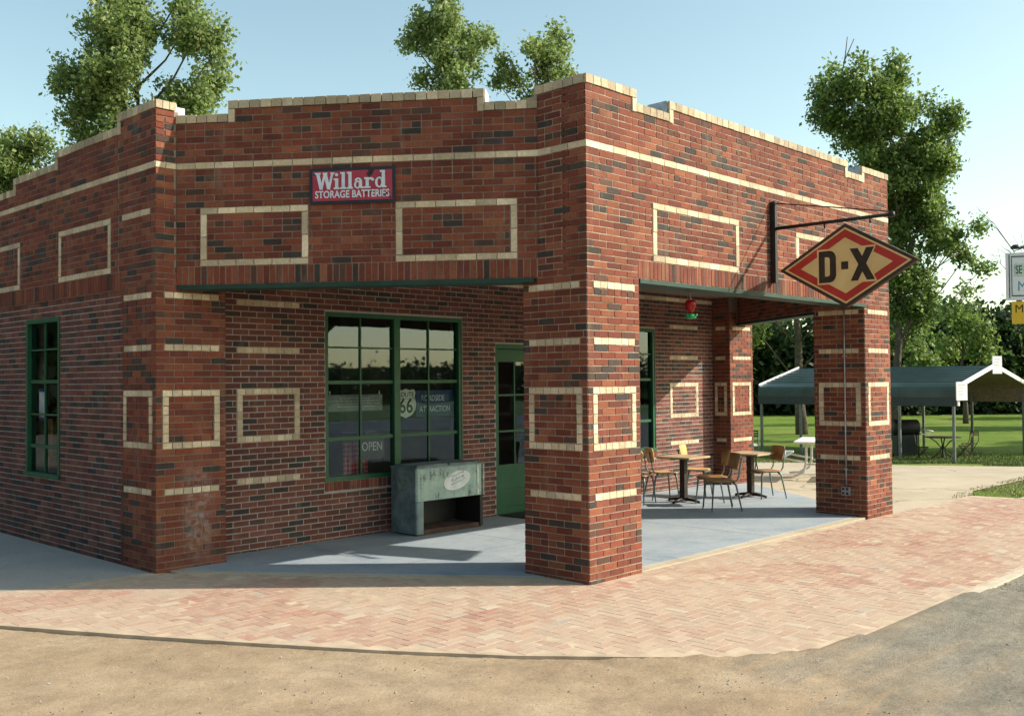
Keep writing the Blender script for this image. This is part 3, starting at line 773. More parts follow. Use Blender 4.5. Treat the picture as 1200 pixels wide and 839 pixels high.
# door
D_ = bpy.data.objects.new('door', None); COL.objects.link(D_); D_.parent = ST
x0, x1 = DOOR[0], DOOR[1]; y0 = YW+.05
mb = MB()
for a, b, c, d in ((x0, x0+.05, 0, 2.53), (x1-.05, x1, 0, 2.53), (x0+.05, x1-.05, 2.46, 2.53)): mb.box((a, y0-.04, c), (b, y0+.08, d))
mb.build('frame', M_GREEN, D_)
mb = MB(); a, b = x0+.055, x1-.055
for (p0, p1, q0, q1) in ((a, a+.05, .02, 2.45), (b-.05, b, .02, 2.45), (a+.05, b-.05, 2.27, 2.45), (a+.05, b-.05, .64, .76), (a+.05, b-.05, .02, .14), (a+.05, b-.05, .33, .40)):
    mb.box((p0, y0, q0), (p1, y0+.045, q1))
mb.box((a+.045, y0+.015, .10), (b-.045, y0+.03, .70))
xm = (a+b)/2
for z in (1.25, 1.78): mb.box((a+.05, y0+.004, z-.014), (b-.05, y0+.04, z+.014))
for z0_, z1_ in ((.76, 1.236), (1.264, 1.766), (1.794, 2.27)): mb.box((xm-.012, y0+.006, z0_), (xm+.012, y0+.038, z1_))
mb.build('door_leaf', M_GREEN, D_)
mb = MB(); mb.face([(a+.05, y0+.022, .76), (b-.05, y0+.022, .76), (b-.05, y0+.022, 2.27), (a+.05, y0+.022, 2.27)]); mb.build('pane', M_GLASS, D_)
mb = MB(); mb.lathe((b-.03, y0-.035, 1.02), [(.008,-.0),(.028,.01),(.03,.03),(.022,.045),(.004,.05)], 12); mb.build('handle', M_BLACK, D_)
# conduit and socket box on the right pier
fx = RX-PZ
mb = MB(); mb.tube([(fx-.016, 6.43, 2.97), (fx-.016, 6.43, .46)], .011, 8)
for z in (.7, 1.5, 2.3): mb.box((fx-.030, 6.405, z-.01), (fx-.001, 6.455, z+.01))
mb.build('conduit', mat('galvanized_pipe', (.42,.43,.43), .45, metal=.5), ST)
mb = MB(); mb.box((fx-.055, 6.37, .33), (fx+.0, 6.49, .45), 0); 
for yy in (6.40, 6.46):
    for zz in (.36, .42): mb.box((fx-.060, yy-.016, zz-.016), (fx-.054, yy+.016, zz+.016), 1)
mb.build('socket_box', [mat('grey_cast_box', (.30,.31,.31), .5, metal=.5), M_BLACK], ST)
# porch floor
mb = MB(); mb.prism([(5.2, 9.75), (7.52, 6.62), (7.62, 6.30), (14.15, 6.30), (14.30, 6.6), (16.62, 9.86), (16.62, 10.24), (5.2, 10.24)], -.05, .043); 
tag(mb.build('porch_floor', M_SLAB), kind='structure')
mb = MB(); mb.prism([(5.10, 9.72), (7.36, 6.60), (7.46, 6.16), (14.25, 6.16), (14.42, 6.55), (16.72, 9.80), (16.9, 10.3), (5.1, 10.3)], -.06, .0385)
tag(mb.build('porch_apron', M_SLABEDGE), kind='structure')
# saw joints in the slab, 4 mm dark lines
mb = MB()
for xj in (8.9, 11.2, 13.4): mb.box((xj-.003, 6.32, .0432), (xj+.003, 10.22, .0437))
mb.box((7.0, 8.3-.003, .0432), (15.2, 8.3+.003, .0437)); tag(mb.build('floor_joint', mat('joint_dirt', (.10,.10,.10), .9)), kind='structure')

# ------------------------------------------------------------------ enamel wall sign
P0, d1, n1, L1 = F1
M_REDSIGN = None
m, nt, p = newmat('faded_red_enamel'); v = coords(nt)
c = ramp(nt, noi(nt, v, 3, 4), [(.3, (.33, .022, .045)), (.7, (.42, .04, .075))])
ch = ramp(nt, noi(nt, v, 9, 5, .7), [(.66, 0), (.69, 1)])
c = mix(nt, ch, c, (.025, .03, .045)); nt.links.new(c, p.inputs['Base Color']); p.inputs['Roughness'].default_value = .35; M_REDSIGN = m
m, nt, p = newmat('chipped_white_enamel'); v = coords(nt)
c = ramp(nt, noi(nt, v, 12, 4), [(.3, (.52, .60, .68)), (.7, (.66, .72, .78))])
c = mix(nt, ramp(nt, noi(nt, v, 17, 5, .7), [(.66, 0), (.69, 1)]), c, (.05, .05, .07)); nt.links.new(c, p.inputs['Base Color']); p.inputs['Roughness'].default_value = .35; M_WHITEN = m
M_NAVY = mat('dark_blue_enamel', (.012, .022, .035), .4)
M_CHIP = mat('bare_rusty_patch', (.03, .025, .03), .8)
WS = thing('wall_sign', 'small red enamel battery sign with white lettering above the porch', 'sign')
so, sw, z0s, z1s = 1.475, .905, 3.835, 4.205
def mp1(x, y, h): return P0+d1*(so+x)+n1*(.012+h)+Vector((0,0,z0s+y))
def rect(mb, a, b, c, d, h0, h1, mp, mi=0): mb.prism([(a,c),(b,c),(b,d),(a,d)], h0, h1, mi, mp=mp)
SH = z1s-z0s
mb = MB(); rect(mb, 0, sw, 0, SH, 0, .010, mp1); mb.build('rim', M_NAVY, WS)
mb = MB(); rect(mb, .032, sw-.028, .032, SH-.03, .0101, .0125, mp1); mb.build('sign_face', M_REDSIGN, WS)
lt = MB(); hh = [.0127]
def pc(poly):
    hh[0] += .00012; lt.prism([(x, y) for x, y in poly], .0122, hh[0]+.001, 0, mp=mp1)
def stroke(ax, ay, bx, by, w, wy=0):  # slanted stem with level ends
    pc([(ax-w/2, ay), (ax+w/2, ay), (bx+w/2, by), (bx-w/2, by)] if ay < by else [(bx-w/2, by), (bx+w/2, by), (ax+w/2, ay), (ax-w/2, ay)])
def bar(a, b, c, d): pc([(a, c), (b, c), (b, d), (a, d)])
def ring(cx, cy, rx, ry, wx, wy, t0=0, t1=360, n=18):
    for i in range(n):
        a, b = R(t0+(t1-t0)*i/n), R(t0+(t1-t0)*(i+1)/n)
        pc([(cx+math.cos(a)*rx, cy+math.sin(a)*ry), (cx+math.cos(b)*rx, cy+math.sin(b)*ry), (cx+math.cos(b)*(rx-wx), cy+math.sin(b)*(ry-wy)), (cx+math.cos(a)*(rx-wx), cy+math.sin(a)*(ry-wy))])
bs, cap, xh = .150, .325, .262
# W
for a, b in ((.085, .125), (.165, .125), (.165, .205), (.245, .205)):
    stroke(b, bs, a, cap, .036 if (a, b) in ((.085,.125), (.165,.205)) else .024)
bar(.052, .118, cap-.018, cap); bar(.140, .190, cap-.018, cap); bar(.222, .268, cap-.018, cap)
# i l l
for x, top in ((.290, xh), (.360, cap), (.432, cap)):
    bar(x-.017, x+.017, bs, top); bar(x-.032, x+.032, bs, bs+.018); bar(x-.032, x, top-.018, top)
ring(.290, .300, .017, .017, .017, .017)
# a
ring(.512, .190, .036, .042, .020, .014); bar(.532, .560, bs+.008, .225); ring(.520, .222, .040, .040, .026, .016, 0, 165, 12); bar(.545, .578, bs, bs+.018)
# r
bar(.600, .632, bs, xh); bar(.584, .650, bs, bs+.018); bar(.584, .612, xh-.018, xh); ring(.655, .225, .034, .036, .022, .018, 10, 150, 10); ring(.672, .240, .016, .016, .016, .016)
# d
ring(.745, .206, .045, .056, .024, .016); bar(.772, .804, bs, cap+.004); bar(.752, .782, cap-.014, cap+.004); bar(.790, .818, bs, bs+.018)
T = text_mesh('STORAGE BATTERIES', .105, .0006, .0022, sw/2, .094, .80); add_text(lt, T, lambda x, y, z: mp1(x, y, .0135+z))
lt.build('lettering', M_WHITEN, WS)
for x, y, r in ((.64, .30, .03), (.66, .335, .03), (.80, .29, .013), (.795, .078, .016), (.822, .098, .010), (.60, .10, .010), (.655, .118, .010), (.86, .05, .012), (.05, .31, .012)):
    mb = MB(); P = [(x+math.cos(t)*r*random.uniform(.6, 1.2), y+math.sin(t)*r*random.uniform(.6, 1.3)) for t in [k*.785 for k in range(8)]]; mb.prism(P, .0136, .0162+r*.01, 0, mp=mp1); mb.build('rust_chip', M_CHIP, WS)

# ------------------------------------------------------------------ sign bracket and hanging diamond sign
XS = 10.98
BR = thing('sign_bracket', 'black iron bracket with arm and stay bolted to the sunlit front', 'bracket', (XS, 6.13, 0))
mb = MB(); mb.box((-.028, -.075, 3.15), (.028, -.012, 4.14)); 
for z in (3.22, 4.05): mb.tube([(0, -.02, z), (0, .0, z)], .02, 8)
mb.build('post', M_BLACK, BR)
mb = MB(); mb.tube([(0, -.07, 3.81), (0, -1.50, 3.815)], .021, 8); mb.lathe((0, -1.50, 3.815-.03), [(.03,0),(.034,.02),(.034,.05),(.02,.06)], 10); mb.build('arm', M_BLACK, BR)
mb = MB(); mb.tube([(0, -.06, 4.12), (0, -.75, 3.99), (0, -1.46, 3.85)], .008, 6); mb.build('stay', M_BLACK, BR)
for yy in (-.70, -1.25):
    mb = MB(); mb.tube([(0, yy, 3.79), (0, yy, 3.745)], .012, 6); mb.build('hook', M_BLACK, BR)
HS = thing('hanging_sign', 'large diamond shaped red and cream enamel sign hanging over the walk', 'sign', (XS, 5.165, 3.285))
def mpd(y, z, h): return (-h, -y, z)      # local: y to the right seen from the forecourt
m, nt, p = newmat('aged_red_enamel'); v = coords(nt)
c = ramp(nt, noi(nt, v, 4, 5), [(.3, (.36, .018, .014)), (.7, (.46, .03, .024))])
c = mix(nt, ramp(nt, noi(nt, v, 11, 6, .75), [(.66, 0), (.70, 1)]), c, (.06, .03, .02)); nt.links.new(c, p.inputs['Base Color']); p.inputs['Roughness'].default_value = .4; MR = m
m, nt, p = newmat('aged_cream_enamel'); v = coords(nt)
c = ramp(nt, noi(nt, v, 5, 5), [(.3, (.60, .42, .17)), (.7, (.72, .54, .25))])
c = mix(nt, ramp(nt, noi(nt, v, 12, 6, .75), [(.68, 0), (.71, 1)]), c, (.08, .05, .03)); nt.links.new(c, p.inputs['Base Color']); p.inputs['Roughness'].default_value = .4; MC = m
MK = mat('aged_black_enamel', (.022, .018, .014), .4, var=.4, vscale=14)
def dia(w, h): return [(-w, 0), (0, -h), (w, 0), (0, h)]
DW, DH = .835, .485
mb = MB(); mb.prism(dia(DW, DH), -.035, .035, mp=mpd); mb.build('rim', mat('rusty_dark_rim', (.045,.028,.018), .7, var=.4), HS)
for sgn in (1, -1):
    mpx = (lambda y, z, h: (-h, -y, z)) if sgn > 0 else (lambda y, z, h: (h, y, z))
    fr_ = MB()
    for k, (w, h, mi) in enumerate(((.765, .440, 1), (.725, .417, 0), (.555, .322, 1))):
        fr_.prism(dia(w, h), .0351, .0360+k*.0012, mi, mp=mpx)
    fr_.build('sign_face', [MR, MC], HS)
    lt = MB(); hh = [.0392]
    def add(poly, mi, h): lt.prism(poly, .0384, h, mi, mp=mpx)
    # cream keyline behind the letters
    add([(-.345,-.205),(-.165,-.205),(-.098,-.150),(-.098,.150),(-.165,.205),(-.345,.205)], 1, .0398)
    add([(.045,-.205),(.375,-.205),(.275,.0),(.365,.205),(.045,.205),(.10,0)], 1, .0398)
    # D
    add([(-.325,-.185),(-.250,-.185),(-.250,.185),(-.325,.185)], 0, .0408)
    Dout = [(-.251,.185),(-.185,.185),(-.150,.172),(-.125,.145),(-.112,.105),(-.112,-.105),(-.125,-.145),(-.150,-.172),(-.185,-.185),(-.251,-.185)]
    Din = [(-.251,.112),(-.212,.112),(-.200,.108),(-.192,.098),(-.188,.082),(-.188,-.082),(-.192,-.098),(-.200,-.108),(-.212,-.112),(-.251,-.112)]
    for q_ in range(9): add([Dout[q_], Dout[q_+1], Din[q_+1], Din[q_]], 0, .0410+.0001*(q_ % 2))
    # hyphen
    add([(-.050,-.045),(.035,-.045),(.035,.045),(-.050,.045)], 0, .0409)
    # X
    add([(.062,-.185),(.150,-.185),(.345,.185),(.250,.185)], 0, .0410)
    add([(.255,-.185),(.350,-.185),(.150,.185),(.055,.185)], 0, .0412)
    lt.build('lettering', [MK, MC], HS)
for yy in (-.265, .285):
    mb = MB()
    ztop = .485*(1-abs(yy)/.835)
    # small chain of links
    z = ztop-.03; k = 0
    zt_ = 3.745-3.285
    while z < zt_:
        mb.tube([(.006 if k % 2 else 0, -yy, z), (0, -yy-(.006 if not k % 2 else 0), z+.03)], .0045, 5); z += .028; k += 1
    mb.build('chain', M_GALV, HS)

# ------------------------------------------------------------------ hanging feeder
FD = thing('hummingbird_feeder', 'red strawberry shaped feeder with green base hanging from the lintel', 'bird feeder', (9.66, 6.42, 2.68))
mr = mat('red_plastic', (.42, .008, .012), .25, var=.15); mr.node_tree.nodes['Principled BSDF'].inputs['Transmission Weight'].default_value = .25
mb = MB(); mb.lathe((0,0,.06), [(.012,0),(.035,.03),(.058,.08),(.066,.115),(.058,.145),(.03,.16),(.01,.163)], 16); mb.build('bottle', mr, FD)
mb = MB(); mb.lathe((0,0,0), [(.02,0),(.058,.008),(.066,.025),(.05,.045),(.02,.06)], 16)
for a in range(4): mb.tube([(.05*math.cos(a*1.57), .05*math.sin(a*1.57), .03), (.085*math.cos(a*1.57), .085*math.sin(a*1.57), .045)], .01, 6)
mb.build('base', mat('green_plastic', (.01,.28,.10), .3), FD)
mb = MB(); mb.tube([(0,0,.22), (0,0,TOPZ-.045-2.68)], .003, 5); mb.lathe((0,0,.215), [(.012,0),(.018,.008),(.006,.02)], 10); mb.build('hanger', M_WHITE, FD)

# ------------------------------------------------------------------ old drinks cooler
CO = thing('drinks_cooler', 'rusty pale green drinks cooler cabinet under the big window', 'cooler', (8.29, 9.63, .043))
m, nt, p = newmat('worn_pale_green_enamel'); v = coords(nt)
n1_ = noi(nt, v, 4, 6, .7)
c = ramp(nt, n1_, [(.3, (.15, .22, .23)), (.5, (.25, .35, .31)), (.72, (.37, .48, .39))])
c = mix(nt, ramp(nt, noi(nt, coords(nt, (1,1,.4)), 9, 6, .75), [(.56, 0), (.60, .9)]), c, (.08, .10, .11))
c = mix(nt, ramp(nt, noi(nt, v, 5.5, 6, .75), [(.65, 0), (.68, .95)]), c, (.20, .085, .035))
nt.links.new(c, p.inputs['Base Color']); p.inputs['Roughness'].default_value = .5; M_COOL = m
M_COOLG = mat('worn_blue_grey_enamel', (.14,.19,.20), .5, var=.45, vscale=6)
mb = MB()
W_, D2, Hh = 1.17, .50, .87
def rbox(mb, a, b, r, mi=0):   # box with rounded vertical edges
    (xa,ya,za),(xb,yb,zb) = a, b; P = []
    for cx, cy, t0 in ((xb-r, yb-r, 0), (xa+r, yb-r, 90), (xa+r, ya+r, 180), (xb-r, ya+r, 270)):
        for k in range(5): t = R(t0+k*22.5); P.append((cx+r*math.cos(t), cy+r*math.sin(t)))
    mb.prism(P, za, zb, mi)
rbox(mb, (0, 0, .43), (W_, D2, Hh-.03), .035, 0)           # tank
mb.build('tank', M_COOL, CO)
mb = MB(); rbox(mb, (-.015, -.015, .02), (.12, D2, .4295), .03, 0); rbox(mb, (-.016, -.0, .43), (-.002, D2-.02, Hh-.035), .004, 0)
mb.build('side_panel', M_COOLG, CO)
mb = MB(); mb.box((1.12, .0, .02), (W_, D2, .4295)); mb.build('end_panel', M_BLACK, CO)
mb = MB(); mb.box((.121, D2-.02, .061), (1.119, D2, .4295)); mb.build('back_panel', M_BLACK, CO)
mb = MB(); mb.box((.02, .01, 0), (W_-.02, D2-.02, .019)); mb.box((.121, .02, .02), (1.119, D2-.03, .06)); mb.build('base_tray', mat('rust', (.07,.04,.03), .9, var=.4), CO)
mb = MB(); rbox(mb, (-.02, -.02, Hh-.0295), (W_+.015, D2+.01, Hh-.008), .03, 0); mb.box((.04, .03, Hh-.0079), (.56, D2-.04, Hh+.012)); mb.box((.60, .03, Hh-.0079), (1.12, D2-.04, Hh+.008))
mb.build('lid', M_COOLG, CO)
mb = MB(); mb.tube([(W_+.002, -.012, .43), (W_+.002, -.012, Hh-.035)], .012, 6); mb.box((1.06, -.006, .43), (1.10, -.0005, .84)); mb.build('edge_trim', mat('pale_trim', (.42,.50,.44), .5, var=.35, vscale=15), CO)
el = []
for k in range(40):
    t = k*2*math.pi/40; el.append((.70+math.cos(t)*.235, .655+math.sin(t)*.120+math.cos(t)*.035))
m, nt, p = newmat('chipped_badge_white'); v = coords(nt)
c = ramp(nt, noi(nt, v, 10, 4), [(.3, (.50,.53,.54)), (.7, (.66,.68,.68))])
c = mix(nt, ramp(nt, noi(nt, v, 7, 6, .75), [(.60, 0), (.63, 1)]), c, (.33, .15, .04)); nt.links.new(c, p.inputs['Base Color']); M_BADGE = m
mb = MB(); mb.prism(el, .0005, .004, mp=lambda x, z, h: (x, -h, z)); mb.build('badge', M_BADGE, CO)
# worn script left on the badge: faded strokes
mb = MB()
def scr(pts): mb.tube([(x, -.0045, z) for x, z in pts], .0035, 5)
scr([(.54,.70),(.58,.72),(.64,.71),(.70,.73),(.77,.755),(.82,.75)])
scr([(.60,.60),(.66,.62),(.73,.64),(.80,.655),(.84,.68)])
scr([(.60,.66),(.62,.69),(.64,.66),(.62,.64),(.60,.66)]); scr([(.67,.65),(.68,.70),(.70,.66),(.73,.70),(.74,.67)]); scr([(.78,.68),(.79,.72),(.82,.71),(.80,.68)])
mb.build('badge_script', mat('faded_script', (.16,.17,.22), .6), CO)
el2 = [(.25+math.cos(k*.314)*.12, .68+math.sin(k*.314)*.13) for k in range(20)]
mb = MB(); mb.prism([(a, b) for a, b in el2], .0165, .0175, mp=lambda x, z, h: (-h, x, z)); mb.build('side_badge', mat('faded_side_mark', (.16,.22,.20), .6, var=.4, vscale=20), CO)

# ------------------------------------------------------------------ things in the shop window
YI = YW+.135
OP = thing('open_sign', 'white OPEN sign standing inside the left half of the shop window', 'sign', (8.16, YI, 1.13))
mb = MB(); mb.prism([(-.20,-.14),(.20,-.14),(.20,.08),(.17,.14),(.08,.22),(0,.24),(-.08,.22),(-.17,.14),(-.20,.08)], 0, .008, mp=lambda x, z, h: (x, -h, z)); mb.build('board', mat('dark_sign_board', (.045,.05,.045), .5), OP)
mb = MB(); add_text(mb, text_mesh('OPEN', .165, .001, .0, 0, .02, .80), lambda x, y, z: (x, -.011-z, y)); mb.build('lettering', mat('off_white_letters', (.62,.64,.60), .5), OP)
for x_ in (-.19, .175): mb = MB(); mb.box((x_, -.001, -.30), (x_+.015, .012, -.14)); mb.build('foot', M_BLACK, OP)
BN = thing('window_banner', 'blue Route 66 roadside attraction banner inside the shop window', 'banner', (9.10, YI, 1.70))
m = mat('banner_blue', (.015,.045,.14), .5)
mb = MB(); mb.box((-.17, .0, -.19), (.55, .006, .17)); mb.build('banner_cloth', m, BN)
sh = [(-.53,.14),(-.50,.19),(-.42,.175),(-.36,.20),(-.30,.175),(-.22,.19),(-.19,.14),(-.205,.09),(-.18,.0),(-.19,-.09),(-.26,-.16),(-.36,-.20),(-.46,-.16),(-.53,-.09),(-.54,0),(-.515,.09)]
mb = MB(); mb.prism(sh, .001, .006, mp=lambda x, z, h: (x, -h, z)); mb.build('route_shield', mat('shield_white', (.66,.68,.62), .5), BN)
mb = MB(); add_text(mb, text_mesh('ROUTE', .092, .0008, .001, -.36, .115, .95), lambda x, y, z: (x, -.0075-z, y)); add_text(mb, text_mesh('66', .27, .0008, .004, -.36, -.045, .92), lambda x, y, z: (x, -.0075-z, y))
mb.prism([(-.53,.060),(-.19,.060),(-.19,.068),(-.53,.068)], .006, .0075, mp=lambda x, z, h: (x, -h, z))
mb.build('lettering', M_BLACK, BN)
mb = MB(); add_text(mb, text_mesh('ROADSIDE', .115, .0008, .0, .13, .06, .78), lambda x, y, z: (x, -.002-z, y)); add_text(mb, text_mesh('ATTRACTION', .115, .0008, .0, .17, -.09, .78), lambda x, y, z: (x, -.002-z, y))
mb.build('lettering', mat('banner_white', (.62,.66,.68), .5), BN)
NT = thing('window_notice', 'long grey notice with faint lines of print inside the shop window', 'notice', (7.92, YI, 1.73))
mb = MB(); mb.box((-.50, 0, -.11), (.42, .006, .10)); mb.build('board', mat('notice_grey', (.22,.23,.23), .6), NT)
mb = MB()
for zz, a, b in ((.055,-.28,.22), (.02,-.44,.36), (-.015,-.42,.37), (-.05,-.30,.30)):
    x = a
    while x < b: w = random.uniform(.02,.07); mb.box((x, -.002, zz-.006), (min(b, x+w), -.0003, zz+.006)); x += w+.012
mb.box((-.43,-.002,.10),(-.41,-.0003,.15)); mb.box((.36,-.002,.10),(.38,-.0003,.15))
mb.build('print', mat('faint_print', (.42,.43,.42), .6), NT)
CL = thing('plaid_cloth', 'red plaid cloth hung low behind the left window panes', 'cloth', (8.17, YI+.35, .70))
m, nt, p = newmat('red_plaid'); v = coords(nt)
w1 = nd(nt, 'ShaderNodeTexWave', wave_type='BANDS', bands_direction='X'); w1.inputs['Scale'].default_value = 5; nt.links.new(v, w1.inputs[0])
w2 = nd(nt, 'ShaderNodeTexWave', wave_type='BANDS', bands_direction='Z'); w2.inputs['Scale'].default_value = 5; nt.links.new(v, w2.inputs[0])
c = mix(nt, .5, ramp(nt, w1.outputs[1], [(.4, (.85,.06,.09)), (.6, (.9,.5,.5))]), ramp(nt, w2.outputs[1], [(.4, (.7,.04,.06)), (.6, (.9,.45,.45))])); nt.links.new(c, p.inputs['Base Color'])
M_PLAID = m
mb = MB()
for k in range(12):
    a, b = -.2+.4*k/12, -.2+.4*(k+1)/12; ya, yb = .02*math.sin(k*1.3), .02*math.sin((k+1)*1.3)
    for z0_, z1_ in ((0, .5),): mb.face([(a, ya, z0_), (b, yb, z0_), (b, yb, z1_), (a, ya, z1_)], smooth=True)
o = mb.build('cloth', M_PLAID, CL); sm = o.modifiers.new('thickness', 'SOLIDIFY'); sm.thickness = .004
mb = MB(); mb.box((-.5,.03,-.66),(.9,.4,-.02)); mb.build('shelf', M_INT, CL)
PP = thing('paper_notice', 'white paper notice taped inside the side window', 'notice', (5.045, 12.96, 1.74))
mb = MB(); mb.box((0, -.02, -.20), (.004, .24, .20)); mb.build('sheet', mat('blue_backing', (.05,.08,.25), .6), PP)
mb = MB(); mb.box((-.003, .04, -.16), (-.0005, .22, .16)); mb.build('sheet', mat('paper_white', (.75,.76,.80), .7), PP)
BX = thing('cardboard_boxes', 'stack of brown cardboard boxes behind the side window', 'boxes', (5.42, 13.50, .03))
M_CARD = mat('cardboard', (.32,.19,.09), .85, var=.2)
mb = MB(); mb.box((-.25,-.30,.55), (.2,.32,1.05)); mb.box((-.2,-.2,1.051), (.2,.25,1.52), rot=.12); mb.build('carton', M_CARD, BX)
mb = MB(); mb.box((-.28,-.4,0), (.3,.45,.549)); mb.build('carton', M_CARD, BX)
MT = thing('door_mat', 'dark rubber mat on the blue floor before the green door', 'mat', (10.78, 9.93, .044))
mb = MB(); rbox(mb, (-.45,-.27,0), (.45,.27,.012), .02); mb.build('mat_pad', mat('rubber', (.02,.02,.02), .9, bmp=.6, bscale=120), MT)

# ------------------------------------------------------------------ cafe chairs and tables
m, nt, p = newmat('honey_plywood'); v = coords(nt, (1, 9, 9))
c = ramp(nt, noi(nt, v, 4, 5), [(.3, (.56, .34, .12)), (.7, (.66, .44, .19))]); nt.links.new(c, p.inputs['Base Color']); p.inputs['Roughness'].default_value = .3; p.inputs['Coat Weight'].default_value = .3; M_PLY = m
M_PLYD = mat('dark_plywood', (.33,.165,.055), .4, var=.25)
ZF = .043
def make_chair(label, ply=M_PLY):
    """faces local +X, origin between the feet"""
    t = thing('cafe_chair', label, 'chair', group='cafe chairs on the porch')
    s = MB(); N_ = 10
    def slab(fn, nu, nv, th, mb):
        top = [[Vector(fn(i/nu, j/nv)) for j in range(nv+1)] for i in range(nu+1)]
        b0 = len(mb.v)
        nr = [[None]*(nv+1) for _ in range(nu+1)]
        for i in range(nu+1):
            for j in range(nv+1):
                a = top[min(i+1,nu)][j]-top[max(i-1,0)][j]; b = top[i][min(j+1,nv)]-top[i][max(j-1,0)]; nr[i][j] = a.cross(b).normalized()
        for sg in (0, 1):
            for i in range(nu+1):
                for j in range(nv+1): mb.v.append(tuple(top[i][j]-nr[i][j]*th*sg))
        k = (nu+1)*(nv+1); ix = lambda i, j, sg: b0+sg*k+i*(nv+1)+j
        def F(*q): mb.f.append(q); mb.mi.append(0); mb.c.append((1,1,1)); mb.sm.append(True)
        for i in range(nu):
            for j in range(nv):
                F(ix(i,j,0), ix(i+1,j,0), ix(i+1,j+1,0), ix(i,j+1,0)); F(ix(i,j,1), ix(i,j+1,1), ix(i+1,j+1,1), ix(i+1,j,1))
        for i in range(nu): F(ix(i,0,0), ix(i,0,1), ix(i+1,0,1), ix(i+1,0,0)); F(ix(i,nv,0), ix(i+1,nv,0), ix(i+1,nv,1), ix(i,nv,1))
        for j in range(nv): F(ix(0,j,0), ix(0,j+1,0), ix(0,j+1,1), ix(0,j,1)); F(ix(nu,j,0), ix(nu,j,1), ix(nu,j+1,1), ix(nu,j+1,0))
    def sf(a, b):
        x = -.19+.40*a; w = .185+.02*math.sin(a*math.pi)+.008*a
        e = min(a, 1-a)
        if e < .12: w *= 1-.12*(1-e/.12)**2
        y = (b*2-1)*w
        return (x, y, .45 - .018*math.sin(a*2.6)*(1-(b*2-1)**2) - (.030*((a-.85)/.15)**2 if a > .85 else 0))
    slab(sf, 10, 8, .012, s); s.build('seat', ply, t)
    s = MB()
    def bf(a, b):
        z = .60+.24*a; w = .165+.045*a
        e = min(a, 1-a)
        if e < .2: w -= .03*(1-e/.2)**2
        y = (b*2-1)*w
        return (-.225-.05*a-.035*(1-(b*2-1)**2)+.03, y, z)
    slab(bf, 7, 8, .012, s); s.build('backrest', ply, t)
    # steel: legs taper
    for sx_, sy_ in ((1, 1), (1, -1)):
        l = MB(); l.tube([(.15, sy_*.15, .425), (.175, sy_*.175, .38), (.21, sy_*.205, 0)], [.016, .016, .009], 8); l.build('leg', M_CHAIRMET, t)
    for sy_ in (1, -1):
        l = MB(); l.tube([(-.13, sy_*.155, .425), (-.175, sy_*.175, .38), (-.25, sy_*.205, 0)], [.016, .016, .009], 8); l.build('leg', M_CHAIRMET, t)
    f = MB()
    for sy_ in (1, -1):
        f.tube([(.17, sy_*.15, .428), (-.12, sy_*.15, .428), (-.185, sy_*.152, .44), (-.225, sy_*.152, .50), (-.235, sy_*.152, .60), (-.272, sy_*.155, .78)], .0115, 8)
    f.tube([(.17, -.15, .428), (.17, .15, .428)], .010, 8); f.tube([(-.12, -.15, .428), (-.12, .15, .428)], .010, 8); f.build('frame', M_CHAIRMET, t)
    return t
def put(o, x, y, a, label=None):
    o.location = (x, y, ZF); o.rotation_euler = (0, 0, R(a))
    if label: o['label'] = label
    return o
ch = make_chair('honey plywood chair facing away from the wall window side, left of the first table')
put(ch, 13.51, 9.57, -34, 'honey plywood cafe chair at the left of the nearer table, backrest near the window')
put(copy_tree(ch), 12.83, 9.55, 12, 'cafe chair half hidden behind the corner pillar, only its seat edge showing')
put(copy_tree(ch), 14.28, 9.42, -72, 'bright plywood cafe chair against the brick wall behind the nearer table')
ch2 = make_chair('dark', M_PLYD)
put(ch2, 12.92, 8.10, 142, 'foremost cafe chair in the middle of the porch, seen from behind in shade')
put(copy_tree(ch2), 13.36, 8.52, 140, 'cafe chair just behind the foremost one, its seat catching the sun')
put(copy_tree(ch2), 14.74, 8.38, 150, 'dark backed cafe chair at the right of the farther table beside the end pillar')
m, nt, p = newmat('laminate_top'); v = coords(nt)
c = ramp(nt, noi(nt, coords(nt, (2, 14, 1)), 3, 5), [(.3, (.46,.33,.19)), (.7, (.58,.44,.28))]); nt.links.new(c, p.inputs['Base Color']); p.inputs['Roughness'].default_value = .3; M_LAM = m
def make_table(label):
    t = thing('cafe_table', label, 'table', group='cafe tables on the porch')
    s = MB(); rbox(s, (-.31,-.31,.70), (.31,.31,.728), .02); s.build('tabletop', M_LAM, t)
    s = MB(); rbox(s, (-.315,-.315,.694), (.315,.315,.6995), .02); rbox(s, (-.15,-.15,.675), (.15,.15,.6935), .02); s.build('edge_band', M_DARKMET, t)
    s = MB(); s.box((-.045,-.045,.03), (.045,.045,.675)); s.build('column', M_DARKMET, t)
    s = MB()
    for a in (0, 90, 180, 270):
        c_, s_ = math.cos(R(a)), math.sin(R(a))
        s.tube([(c_*.03, s_*.03, .050), (c_*.15, s_*.15, .040), (c_*.29, s_*.29, .022)], [.030, .024, .018], 8)
        s.lathe((c_*.28, s_*.28, 0), [(.018,0),(.018,.02)], 8)
    s.build('base', M_DARKMET, t); return t
t1 = make_table('x'); put(t1, 13.40, 9.08, 0, 'square cafe table nearest the corner pillar on the porch')
t2 = copy_tree(t1); put(t2, 14.68, 8.63, 0, 'square cafe table in front of the far end pier')

